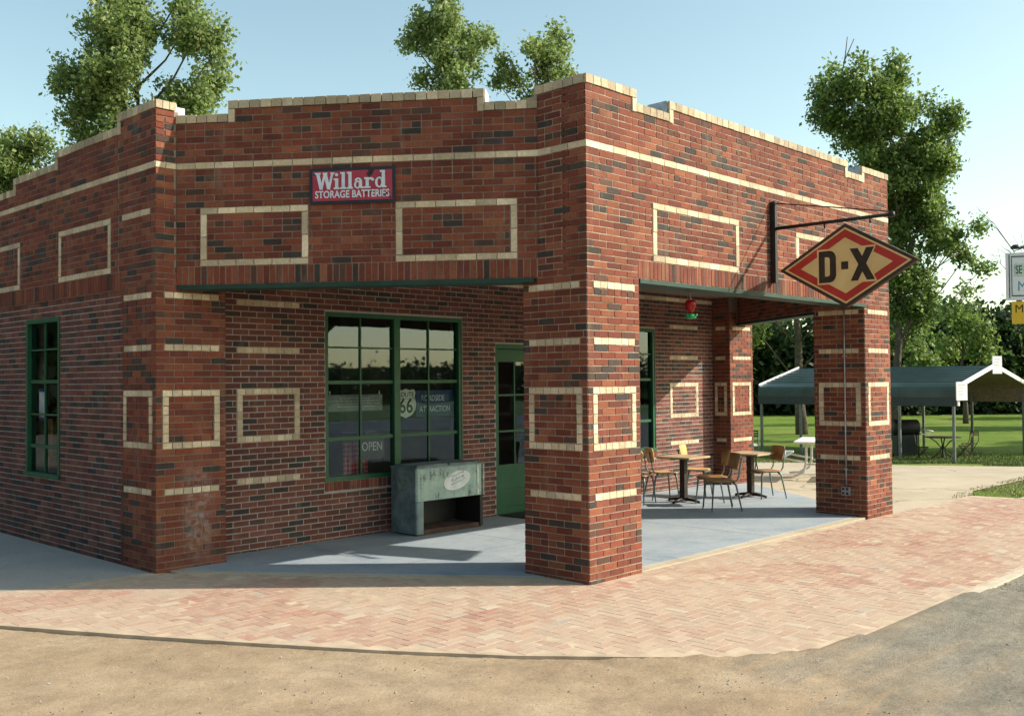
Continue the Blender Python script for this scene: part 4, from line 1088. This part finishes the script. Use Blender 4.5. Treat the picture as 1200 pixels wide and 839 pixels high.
# ------------------------------------------------------------------ white picnic tables
def make_picnic(label):
    t = thing('picnic_table', label, 'picnic table', group='white picnic tables')
    s = MB(); rbox(s, (-.85,-.38,.715), (.85,.38,.75), .05); s.build('tabletop', M_WHITE, t)
    for sg in (-1, 1):
        s = MB(); y = sg*.68; rbox(s, (-.85, y-.13, .43), (.85, y+.13, .46), .04); s.build('bench', M_WHITE, t)
    for X in (-.58, .58):
        s = MB()
        for sg in (-1, 1):
            s.tube([(X, sg*.16, .71), (X, sg*.17, .30), (X, sg*.22, .14), (X, sg*.42, .035), (X, sg*.62, .02)], [.026, .026, .028, .026, .02], 8)
            s.tube([(X, sg*.17, .34), (X, sg*.40, .37), (X, sg*.70, .43)], .02, 8)
        s.tube([(X, -.17, .30), (X, .17, .30)], .02, 8)
        s.build('leg', M_WHITE, t)
    return t
pt = make_picnic('white picnic table with benches seen between the porch piers'); pt.location = (18.85, 9.55, 0); pt.rotation_euler = (0, 0, R(22))
p2 = copy_tree(pt); p2.location = (20.6, 13.1, 0); p2['label'] = 'farther white picnic table mostly hidden behind the rear pier'; p2.rotation_euler = (0, 0, R(50))
GC = thing('folding_chair', 'dark green folding chair by the farther picnic table', 'chair', (19.0, 11.25, 0), R(200), 'folding chairs behind the station')
def folding(t, m):
    s = MB(); s.box((-.18,-.19,.43), (.19,.19,.45)); s.build('seat', m, t)
    for sg in (-1, 1):
        s = MB(); s.tube([(-.25, sg*.20, .86), (-.22, sg*.20, .55), (.24, sg*.20, 0)], .013, 6); s.build('leg', m, t)
        s = MB(); s.tube([(.16, sg*.185, .44), (-.24, sg*.185, 0)], .013, 6); s.build('leg', m, t)
    s = MB()
    for k in range(3): s.box((-.262, -.20, .84-k*.055), (-.245, .20, .872-k*.055))
    s.build('backrest', m, t)
folding(GC, mat('dark_green_metal', (.02,.05,.045), .5, metal=.3))

# ------------------------------------------------------------------ carport and what stands in it
G2, L2 = Vector((.9963,-.0861,0)), Vector((.0861,.9963,0)); PC = Vector((33.57, 12.22, 0)); ZG = -.83
CP = thing('carport', 'low carport with dark green metal roof and white gable trim on the lawn', 'carport')
m, nt, p = newmat('green_roof_sheet'); v = coords(nt)
c = ramp(nt, noi(nt, v, 1.5, 5), [(.3, (.026,.052,.048)), (.7, (.050,.085,.078))]); nt.links.new(c, p.inputs['Base Color']); p.inputs['Roughness'].default_value = .35; p.inputs['Metallic'].default_value = .2; M_CPR = m
M_CPIN = mat('beige_lining', (.20,.155,.11), .8)
CL_, CW = 7.5, 5.5; ZE, ZBD, ZR = 1.04, 1.72, 2.36
def cp(a, b, z): return PC+G2*a+L2*b+Vector((0,0,z))
prof = [(-.06, ZE), (-.06, ZE+.52), (-.03, ZE+.62), (.10, ZBD-.01), (.28, ZBD+.05)]
nrib = 9
for k in range(1, nrib+1):
    a = .28+(CW/2-.28)*k/nrib; z = ZBD+.05+(ZR-ZBD-.05)*k/nrib
    prof += [(a-.07, z-.022), (a-.05, z+.012), (a-.01, z+.014)]
prof += [(CW-a, z) for a, z in prof[::-1]]
mb = MB(); th = .012
for (a0, z0_), (a1, z1_) in zip(prof, prof[1:]): mb.face([cp(a0, -.15, z0_), cp(a0, CL_, z0_), cp(a1, CL_, z1_), cp(a1, -.15, z1_)])
o = mb.build('roof', M_CPR, CP)
mb = MB(); inn = [(-.045, ZE+.01), (-.045, ZE+.52), (.10, ZBD-.04), (CW/2, ZR-.05), (CW-.10, ZBD-.04), (CW+.045, ZE+.52), (CW+.045, ZE+.01)]
for (a0, z0_), (a1, z1_) in zip(inn, inn[1:]):
    nseg = 6
    mb.face([cp(a0, -.14, z0_), cp(a1, -.14, z1_), cp(a1, CL_-.01, z1_), cp(a0, CL_-.01, z0_)])
mb.build('lining', M_CPIN, CP)
mb = MB()
for (a0, z0_), (a1, z1_) in zip(prof[:1], prof[1:2]): pass
mb.hexa([cp(-.075,-.15,ZE-.02), cp(-.061,-.15,ZE-.02), cp(-.061,CL_,ZE-.02), cp(-.075,CL_,ZE-.02), cp(-.075,-.15,ZE+.27), cp(-.061,-.15,ZE+.27), cp(-.061,CL_,ZE+.27), cp(-.075,CL_,ZE+.27)]); mb.build('fascia', mat('dark_fascia', (.022,.036,.036), .5), CP)
mb = MB()
for bpos in (-.17,):
    for (a0, z0_, a1, z1_) in ((.02, ZBD-.05, CW/2, ZR+.0), (CW/2, ZR+.0, CW-.02, ZBD-.05)):
        for_ = [cp(a0, bpos-.03, z0_-.06), cp(a1, bpos-.03, z1_-.06), cp(a1, bpos+.02, z1_-.06), cp(a0, bpos+.02, z0_-.06), cp(a0, bpos-.03, z0_+.08), cp(a1, bpos-.03, z1_+.08), cp(a1, bpos+.02, z1_+.08), cp(a0, bpos+.02, z0_+.08)]
        mb.hexa(for_)
mb.hexa([cp(-.07,-.20,ZE+.0), cp(.02,-.20,ZE+.0), cp(.02,-.15,ZE), cp(-.07,-.15,ZE), cp(-.07,-.20,ZBD-.06), cp(.02,-.20,ZBD-.06), cp(.02,-.15,ZBD-.06), cp(-.07,-.15,ZBD-.06)])
M_TRIM = mat('bright_white_trim', (.80,.80,.80), .5, var=.03); mb.build('gable_trim', M_TRIM, CP); mb = MB()
for (a0, z0_, a1, z1_) in ((.02, ZBD+.02, CW/2, ZR+.05), ):
    mb.hexa([cp(a0, CL_, z0_-.04), cp(a1, CL_, z1_-.04), cp(a1, CL_+.04, z1_-.04), cp(a0, CL_+.04, z0_-.04), cp(a0, CL_, z0_+.03), cp(a1, CL_, z1_+.03), cp(a1, CL_+.04, z1_+.03), cp(a0, CL_+.04, z0_+.03)])
mb.build('verge_trim', M_TRIM, CP)
M_POST = mat('galvanized_post', (.16,.18,.18), .45, metal=.4)
for bb in (0, 1.86, 3.75, 5.7, 7.4):
    for aa in (0, CW):
        q = cp(aa, bb, 0); mb = MB(); mb.box((q.x-.04, q.y-.04, ter(q.x, q.y)-.04), (q.x+.04, q.y+.04, ZE+.3)); mb.build('post', M_POST, CP)
        if bb == 0:
            pass
def facing_board(name, label, q, w, h, lines, cat='notice'):
    t = thing(name, label, cat, q, R(-25), 'paper notices on the carport gable')
    s = MB(); s.box((-w/2, -.03, 0), (w/2, 0, h)); s.build('sheet', mat('notice_white', (.78,.78,.80), .6, var=.04), t)
    s = MB(); z = h-.1
    for k in range(lines):
        s.box((-w/2+.06, -.034, z-.02), (-w/2+.06+w*random.uniform(.4,.7), -.0305, z)); z -= .1
    s.build('print', mat('grey_print', (.42,.40,.42), .7), t); return t
q = cp(.05, -.24, ZBD-.50); facing_board('paper_board', 'white notice board at the left eave of the carport gable', q, .46, .60, 4)
q = cp(CW/2, -.24, ZR-.28); facing_board('paper_board', 'white notice board fixed at the peak of the carport gable', q, .42, .60, 3)
# smoker grill
q = cp(1.6, 1.0, 0); z = ter(q.x, q.y)-.03
qg = cor(1062, 35.2); z = ter(qg.x, qg.y)-.03
GR = thing('smoker_grill', 'black barrel smoker with pale round end on a dark cart under the carport', 'grill', (qg.x, qg.y, z), R(-47))
mb = MB(); mb.lathe((-.50, 0, 1.05), [(.02,0),(.27,.01),(.28,.03),(.28,.82),(.27,.84),(.02,.85)], 20, axis='X'); mb.build('barrel', M_BLACK, GR)
mb = MB(); mb.lathe((.352, 0, 1.05), [(.01,0),(.25,.003),(.24,.02),(.01,.025)], 20, axis='X'); mb.build('end_plate', mat('ash_grey_steel', (.42,.42,.40), .5, metal=.3), GR)
mb = MB(); mb.box((-.46,-.24,.12), (.26,.24,.80)); mb.build('cart', mat('dark_green_black', (.018,.024,.022), .6), GR)
mb = MB()
for X in (-.42, .30):
    for Y in (-.22, .22): mb.tube([(X, Y, 0), (X, Y, .9)], .022, 6)
mb.build('leg', M_BLACK, GR)
mb = MB(); mb.tube([(-.30, 0, 1.30), (-.30, 0, 1.62)], .05, 8); mb.build('chimney', M_BLACK, GR)
mb = MB(); mb.box((.38,-.22,.80), (.80,.22,.83)); mb.tube([(.45,-.25,.98),(.80,-.25,.92)], .025, 6); mb.build('side_shelf', mat('pale_shelf', (.5,.5,.46), .6), GR)
# bistro table
qb = cor(1103, 34.0); z = ter(qb.x, qb.y)-.03
BT = thing('bistro_table', 'round black iron garden table with curved legs under the carport', 'table', (qb.x, qb.y, z))
mb = MB(); mb.lathe((0,0,.76), [(.10,0),(.58,0),(.60,.012),(.59,.024),(.10,.026)], 28); mb.build('tabletop', M_BLACK, BT)
mb = MB()
for k in range(4):
    a = k*math.pi/2+.5; c_, s_ = math.cos(a), math.sin(a)
    mb.tube([(c_*.42, s_*.42, .76), (c_*.22, s_*.22, .62), (c_*.06, s_*.06, .42), (c_*.10, s_*.10, .25), (c_*.28, s_*.28, .12), (c_*.42, s_*.42, 0)], .02, 6)
mb.lathe((0,0,.36), [(.04,0),(.07,.05),(.04,.12)], 8); mb.build('leg_frame', M_BLACK, BT)
for xp, d, a, lab in ((1079, 34.0, -20, 'black folding chair at the left of the round garden table'), (1128, 34.6, 150, 'brown folding chair at the right of the round garden table'), (1134, 35.6, 200, 'brown folding chair standing a little behind the right hand one')):
    qc = cor(xp, d); t = thing('folding_chair', lab, 'chair', (qc.x, qc.y, ter(qc.x, qc.y)-.03), R(a-45), 'folding chairs behind the station')
    folding(t, M_BLACK if xp < 1100 else mat('brown_metal', (.07,.028,.02), .5))
# roadside sign at the right edge
SG = Vector((23.43, 7.35, 0))
rr = Vector((.50,-.866,0)); nn = Vector((-.60,-.80,0))
RS = thing('roadside_sign', 'white framed signboard with a yellow panel below, at the right edge', 'sign', SG, math.atan2(rr.y, rr.x))
def mps(x, z, h): return (x, -h, z)
mb = MB(); mb.box((0,-.05,3.66), (2.6,.05,4.70)); mb.build('board', mat('signboard_white', (.66,.68,.70), .5, var=.05), RS)
mb = MB()
for a, b, c, d in ((.045,.065,3.70,4.66), (.11,2.5,4.60,4.625), (.11,2.5,3.74,3.765), (.095,.11,3.74,4.625)): mb.box((a,-.056,c), (b,-.051,d))
mb.build('keyline', mat('dark_green_line', (.02,.07,.06), .5), RS)
mb = MB(); mb.box((.155,-.062,4.18), (1.25,-.0515,4.45)); mb.build('name_panel', mat('pale_green_panel', (.42,.52,.44), .5), RS)
mb = MB(); add_text(mb, text_mesh('SE', .25, .001, .002, .175, 4.315, .58, 'LEFT'), lambda x, y, z: (x, -.0635-z, y)); mb.build('lettering', M_NAVY, RS)
mb = MB(); add_text(mb, text_mesh('M', .32, .001, .0, .21, 3.95, .8, 'LEFT'), lambda x, y, z: (x, -.0525-z, y)); mb.build('lettering', mat('teal_letters', (.05,.25,.30), .5), RS)
mb = MB(); mb.box((.11,-.04,3.14), (2.5,.04,3.63)); mb.build('lower_panel', mat('signboard_yellow', (.62,.40,.02), .5, var=.06), RS)
mb = MB(); add_text(mb, text_mesh('M', .25, .001, .0, .15, 3.46, .95, 'LEFT'), lambda x, y, z: (x, -.0415-z, y)); mb.build('lettering', M_BLACK, RS)
mb = MB(); mb.tube([(1.3, .09, -.3), (1.3, .09, 4.9)], .06, 10); mb.tube([(.18, .0, 4.82), (1.3, .09, 4.82)], .035, 8); mb.build('post', M_POST, RS)
mb = MB(); mb.lathe((.20, 0, 4.78), [(.03,0),(.10,.01),(.11,.05),(.05,.10)], 12); mb.build('lamp', M_NAVY, RS)

# ------------------------------------------------------------------ trees
def leafmat(name, cols):
    m, nt, p = newmat(name); at = nd(nt, 'ShaderNodeAttribute', attribute_name='bcol')
    nt.links.new(at.outputs['Color'], p.inputs['Base Color']); p.inputs['Roughness'].default_value = .5; p.inputs['Specular IOR Level'].default_value = .35
    tl = nd(nt, 'ShaderNodeBsdfTranslucent'); h = nd(nt, 'ShaderNodeHueSaturation'); h.inputs['Value'].default_value = 1.5; nt.links.new(at.outputs['Color'], h.inputs['Color']); nt.links.new(h.outputs[0], tl.inputs[0])
    mx = nd(nt, 'ShaderNodeMixShader'); mx.inputs[0].default_value = .40
    nt.links.new(p.outputs[0], mx.inputs[1]); nt.links.new(tl.outputs[0], mx.inputs[2]); nt.links.new(mx.outputs[0], nt.nodes['Material Output'].inputs[0]); return m
M_LEAF = leafmat('leaves', None)
M_BARK = mat('bark', (.11,.085,.065), .95, var=.4, vscale=6, bmp=.9, bdist=.03, bscale=14)
RT = Vector((.6923,-.7221,0)); FT = Vector((.7221,.6918,0))
def leaves_mesh(name, blobs, parent, dens, size, pal, rng, spread=1.0, clump=False):
    """blobs: (Vector centre, radius); leaf quads clustered in sprays"""
    Vs, Fs, Cs = [], [], []
    if clump:
        nb = []
        for (c, r) in blobs:
            k = max(4, int(9*r)); d = rng.normal(size=(k, 3)); d /= np.linalg.norm(d, axis=1)[:, None]
            nb.append((c, r*.55))
            for q in d*(r*(.55+.45*rng.random(k)))[:, None]: nb.append((tuple(np.array(c)+q), max(.22, r*(.26+.20*rng.random()))))
        blobs = nb
    for (c, r) in blobs:
        nsp = max(3, int(dens*r*r*spread))
        per = 9
        # sprays of leaves
        d = rng.normal(size=(nsp, 3)); d /= np.linalg.norm(d, axis=1)[:, None]
        rad = r*(rng.random(nsp)**.45)*(.85+.45*rng.random(nsp))
        ctr = np.array(c)[None, :]+d*rad[:, None]*np.array([1, 1, .92])
        tone = rng.integers(0, len(pal), nsp)
        cc = np.repeat(ctr, per, axis=0)+rng.normal(size=(nsp*per, 3))*size*1.25
        nrm = rng.normal(size=(nsp*per, 3)); nrm[:, 2] += .55; nrm /= np.linalg.norm(nrm, axis=1)[:, None]
        a = np.cross(nrm, rng.normal(size=(nsp*per, 3))); a /= np.linalg.norm(a, axis=1)[:, None]; b = np.cross(nrm, a)
        s = size*(.45+1.05*rng.random(nsp*per))[:, None]
        v0 = cc-a*s*.62; v1 = cc+b*s*.36; v2 = cc+a*s*.62; v3 = cc-b*s*.36
        Vs.append(np.stack([v0, v1, v2, v3], 1).reshape(-1, 3))
        pc_ = np.array(pal)[np.repeat(tone, per)]*(.70+.60*rng.random((nsp*per, 1))); Cs.append(pc_)
    V = np.concatenate(Vs).astype(np.float32); C_ = np.concatenate(Cs).astype(np.float32); n = len(V)//4
    me = bpy.data.meshes.new(name); me.vertices.add(len(V)); me.vertices.foreach_set('co', V.ravel())
    me.loops.add(len(V)); me.loops.foreach_set('vertex_index', np.arange(len(V), dtype=np.int32))
    me.polygons.add(n); me.polygons.foreach_set('loop_start', np.arange(0, len(V), 4, dtype=np.int32)); me.polygons.foreach_set('loop_total', np.full(n, 4, np.int32))
    at = me.color_attributes.new('bcol', 'FLOAT_COLOR', 'CORNER'); buf = np.ones((len(V), 4), np.float32); buf[:, :3] = np.repeat(C_, 4, axis=0); at.data.foreach_set('color', buf.ravel())
    me.materials.append(M_LEAF); me.update(); me.validate()
    o = bpy.data.objects.new(name, me); COL.objects.link(o)
    if parent: o.parent = parent
    return o
PALA = [(.18,.24,.065), (.21,.28,.095), (.13,.19,.05), (.28,.33,.14), (.19,.26,.09)]
PALB = [(.12,.185,.042), (.155,.23,.055), (.09,.145,.036), (.21,.28,.075)]
def tree(label, base, blobs, trunk_r, lean=(0,0), pal=PALA, dens=150, size=.15, seed=1, zb=None, bare=(), group=None, limbs=True, fat=1.0):
    rng = np.random.default_rng(seed); rnd = random.Random(seed)
    z = ter(*base) if zb is None else zb
    t = thing('tree', label, 'tree', (base[0], base[1], z), 0, group)
    P = []
    for (dx, h, r) in blobs:
        dep = rnd.uniform(-.9, .9)*(1.0+.25*r); P.append((RT*dx+FT*dep+Vector((0,0,h-z)), r*fat))
    leaves_mesh('crown', [(tuple(c), r) for c, r in P], t, dens, size, pal, rng, clump=True)
    tb = MB(); hmin = min(h for _, h, _ in blobs); hmax = max(h for _, h, _ in blobs)
    H0 = hmax-z; top = RT*(sum(b[0] for b in blobs)/len(blobs))+Vector((0,0,H0*.93))
    spine = [Vector((0,0,-.3))]; 
    for k in range(1, 8):
        f = k/7; q = Vector((lean[0]*f, lean[1]*f, 0))+top*f; q.z = H0*.93*f; q += Vector((rnd.uniform(-.15,.15), rnd.uniform(-.15,.15), 0))*(1 if k < 7 else 0); spine.append(q)
    rad = [trunk_r*(1.25 if k == 0 else 1-.13*k) for k in range(8)]
    tb.tube(spine, [max(.04, r_) for r_ in rad], 10)
    for c, r in P:
        # limb from the spine below the blob up to the blob
        zz = max(H0*.15, c.z-r-abs((c-Vector((0,0,c.z))).length)*.7-.3)
        f = min(.95, zz/(H0*.93)); k = int(f*7); q = spine[min(k,6)].lerp(spine[min(k+1,7)], f*7-k)
        mid = q.lerp(c, .55)+Vector((rnd.uniform(-.2,.2), rnd.uniform(-.2,.2), -.15))
        r0 = min(trunk_r*.32, .03+.04*r)
        tb.tube([q, mid, c+Vector((0,0,r*.3))], [r0, r0*.6, .015], 6)
    for pts in bare: tb.tube([RT*a+Vector((0,0,b-z)) for a, b in pts], [.03*(1-.6*i/len(pts)) for i in range(len(pts))], 5)
    tb.build('trunk', M_BARK, t); return t
T1 = [(-0.5,16.4,1.3),(-1.0,15.3,1.0),(-2.4,14.3,.9),(-3.2,14.0,.5),(-1.9,13.6,1.1),(-.5,14.0,1.2),(0,15.3,.9),(1.7,16.5,1.0),(2.6,15.8,1.0),(3.2,15.0,.6),(2.4,14.3,.8),(1.7,13.3,1.0),(.5,12.8,1.0),(-2.2,12.6,.8),(-2.6,12.1,.4),(2.4,12.9,.6),(-1.6,16.4,.8),(1.4,17.7,.9),(-.2,17.5,.7),(-.5,11.2,2.0),(-1.9,10.6,1.5),(1.4,10.5,1.7)]
T2 = [(-.4,12.5,.9),(.8,13.2,.6),(-.8,11.7,.8),(1.2,12.5,.7),(.2,11.9,.9),(2.0,12.3,.5),(-1.2,12.3,.7),(0,10.7,1.2),(2.0,10.9,1.0),(-2.0,11.3,1.0),(-1.6,9.9,1.4)]
T3 = [(0,18.4,1.1),(.2,19.8,.8),(-1,18,.9),(1.1,17.9,.8),(-1.7,17.5,.5),(-1.3,18.4,.5),(1.9,17.2,.3),(0,17,1.0),(-.4,15.8,.9),(1,16.5,.7),(-1.1,15.9,.4),(.6,15.5,.8),(0,14.2,1.3)]
T4 = [(.6,18,.3),(.8,17.2,.5),(.5,16.5,.8),(-.5,17,.3),(-.4,16.5,.5),(0,15.7,.8),(-1.5,15.9,.4),(-2.1,15.5,.3),(-1.2,15.3,.5),(1,15.9,.5),(-1.9,16.2,.3),(-.4,14.3,1.2)]
T5 = [(-3,14.9,.7),(-3.2,14,.7),(-2.4,15.6,.6),(-1.8,14.7,.9),(.1,15.8,.6),(-.1,14.8,.8),(-.7,13.8,1.1),(1.2,14,.8),(2,13.2,.7),(-1.8,13.1,1),(-2.7,13.4,.5),(1.5,12.1,1),(2.3,11.1,.5),(.5,12.1,1.2),(-.7,11.3,1.2),(1.4,10.5,1),(.9,9.3,1),(-.1,9.8,1.1),(.3,7.9,.9),(2.4,8.2,.6),(3.2,8,.5),(3.5,8.6,.3),(3.7,7.5,.3),(3.9,6.8,.2),(1.8,7.8,.4),(.3,6.3,.8),(.8,5.2,.6),(.3,3.8,.5),(1.2,6.7,.4),(.9,4.6,.7),(.1,5.3,.8),(1.5,5.7,.6),(-.4,7.0,1.0),(1.4,9.2,.9),(.8,3.0,.6)]
T7 = [(0,7.2,.4),(-.1,6.4,.6),(-.9,5.6,.7),(.8,5.7,.6),(0,4.9,.9),(-1.9,5.6,.5),(-.6,3.8,1.1),(1.0,3.9,1.0)]
tree('large leafy tree towering behind the left corner of the station', (18.6, 38.4), T1, .26, seed=3)
tree('small leafy treetop at the far left edge behind the side wall', (17.7, 48.0), T2, .28, seed=4)
tree('tall pale green treetop rising above the middle of the parapet', (30.5, 33.2), T3, .30, seed=5)
tree('slim treetop just left of the corner pillar top', (33.6, 30.0), T4, .25, seed=6)
tree('biggest tree beside the right end of the station, with a low bare limb', (44.4, 18.7), T5, .21, pal=PALB, seed=7, fat=1.16, bare=[[(.5,6.0),(1.6,6.7),(2.6,7.3),(3.6,7.9)], [(-2.2,15.5),(-2.0,16.6),(-1.9,17.4)], [(-2.1,16.2),(-1.6,17.3)]])
tree('light green small tree in front of the dark wood, left of the roadside sign', (62.1, 21.9), T7, .16, pal=PALB, seed=8, size=.22, dens=60)
# bare snag
SN = thing('bare_tree', 'leafless grey snag standing before the wood near the roadside sign', 'tree', (56.5, 15.9, -.83))
mb = MB()
def br(p, d, L_, r, k):
    q = p+d*L_; mb.tube([p, p.lerp(q, .5)+Vector((random.uniform(-.08,.08),)*3), q], [r, r*.8, r*.55], 5)
    if k == 0: return
    for _ in range(random.choice((2, 2, 3))):
        e = (d+Vector((random.gauss(0,.45), random.gauss(0,.45), random.gauss(.05,.3)))).normalized(); br(q, e, L_*random.uniform(.6,.85), r*.55, k-1)
random.seed(21)
br(Vector((0,0,0)), Vector((-.05,.05,1)).normalized(), 4.2, .16, 4)
mb.build('trunk', mat('bare_wood', (.10,.085,.08), .9), SN)
# trunk seen between the porch piers
T6 = [(-1.6,8.2,1.2),(1.4,8.8,1.2),(0,10.2,1.5),(-.6,7.2,.9),(1.8,6.2,.8),(-2.2,6.4,1.0),(1.2,11.4,1.2),(-1.3,11.2,1.2),(1.9,4.6,.7),(-2.5,4.6,.9)]
tree('thick trunked tree seen through the porch opening by the end pier', (46.2, 24.2), T6, .27, lean=(-.3,.3), pal=PALB, seed=9, size=.2, dens=80)
# off to the right, throwing long shadows over the lawn
for i, (x, y, h) in enumerate(((50, 2.0, 12), (60, -3, 13), (66, 9, 11), (84, 8, 15), (98, 22, 14), (74, -6, 15), (112, 14, 16), (47,-7,9))):
    rnd = random.Random(50+i)
    bl_ = [(rnd.uniform(-2.6,2.6), h*rnd.uniform(.45,1.0)-.8, rnd.uniform(1.0,1.7)) for _ in range(13)]
    tree('broad shade tree standing on the open lawn right of the frame', (x, y), bl_, .35, seed=60+i, size=.34, dens=26, pal=PALB, group='shade trees out on the lawn')
# far wood
rng = np.random.default_rng(99); rnd = random.Random(99); blobs = []
topy = [(700, 345), (860, 338), (900, 350), (930, 388), (945, 385), (965, 345), (1040, 350), (1100, 356), (1150, 352), (1200, 344), (1260, 340), (1400, 345), (1700, 350)]
def topz(xp, d):
    for (a, ya), (b, yb) in zip(topy, topy[1:]):
        if a <= xp <= b: y_ = ya+(yb-ya)*(xp-a)/(b-a); break
    hor = 447-.0087*(xp-600)
    return 2+(hor-y_)*d/1172.5
xp = 700
for layer, D_ in enumerate((78, 86)):
    xp = 700
    while xp < 1650:
        d = D_+rnd.uniform(-3, 3); q = cor(xp, d); zt = topz(min(1699, xp), d)*(1 if layer == 0 else 1.0)-.8
        r = rnd.uniform(1.3, 2.3); z = zt-r+rnd.uniform(-1.0, .5)
        while z > -1.5:
            blobs.append(((q.x+rnd.uniform(-1,1), q.y+rnd.uniform(-1,1), z), r)); z -= r*rnd.uniform(.9,1.3); r = rnd.uniform(1.4,2.5)
        xp += rnd.uniform(14, 24)
PALW = [(.028,.055,.018), (.04,.075,.02), (.022,.042,.015), (.055,.095,.026)]
o = leaves_mesh('far_wood', blobs, None, 19, .42, PALW, rng); tag(o, 'dark green wood closing off the lawn behind the carport', 'wood', kind='stuff')
# wooded rise and tree line on the other side of the road (mirrored in the shop windows)
m, nt, p = newmat('hill_grass'); v = coords(nt)
nt.links.new(ramp(nt, noi(nt, v, .05, 6, .7), [(.35, (.018,.032,.010)), (.6, (.05,.065,.022))]), p.inputs['Base Color']); p.inputs['Roughness'].default_value = 1; p.inputs['Specular IOR Level'].default_value = 0
mb = MB(); NX, NY = 60, 10; ids = {}
for i in range(NX+1):
    for j in range(NY+1):
        x = -60+i*6.5; y = -45-j*8; f = j/NY
        h = 6.5*math.sin(f*math.pi*.5)*(.65+.5*noise.noise(Vector((x*.012, 0, 2)))+.25*noise.noise(Vector((x*.05, f*2, 7))))*(.35+.65*min(1, max(0, (x+10)/120)))
        ids[i, j] = len(mb.v); mb.v.append((x, y, -.2+h))
for i in range(NX):
    for j in range(NY): mb.f.append((ids[i,j], ids[i,j+1], ids[i+1,j+1], ids[i+1,j])); mb.mi.append(0); mb.c.append((1,1,1)); mb.sm.append(True)
tag(mb.build('hill', m), kind='structure')
bl_ = []; rnd = random.Random(5)
for i in range(150):
    x = -60+i*2.4+rnd.uniform(-1,1); y = -62+rnd.uniform(-8,8); k = min(1, max(0, (x+10)/120))
    hz = 2.6*(.35+.65*k)+2.4*noise.noise(Vector((x*.05,0,1))); r_ = rnd.uniform(1.2, 2.2)
    bl_.append(((x, y, hz*.9), r_)); bl_.append(((x+1, y, max(1, hz*.9-2.0)), r_*1.1))
for i in range(70):
    y = -25+i*1.7; x = -34+rnd.uniform(-4, 4)
    for z_ in (1.5, 4.2, 6.8, 9.2+rnd.uniform(-1.5, 2)): bl_.append(((x, y, z_), rnd.uniform(2.0, 3.0)))
bl2 = []
for i in range(34):
    x = -20+i*.7; y = 62+rnd.uniform(-4, 4)
    for z_ in (1.5, 4.2, 6.8, 9.2, 11.5+rnd.uniform(-1.5, 2)): bl2.append(((x, y, z_), rnd.uniform(1.8, 2.6)))
o = leaves_mesh('roadside_wood', bl_, None, 9, .42, PALW, rng); tag(o, 'dark woods across the road and beyond the lot, mirrored in the shop windows', 'wood', kind='stuff')
o = leaves_mesh('grove', bl2, None, 12, .8, PALW, rng); tag(o, 'dark grove beyond the rear of the lot, mirrored in the side window', 'wood', kind='stuff')
print('pavers', cnt, 'objects', len(bpy.data.objects))
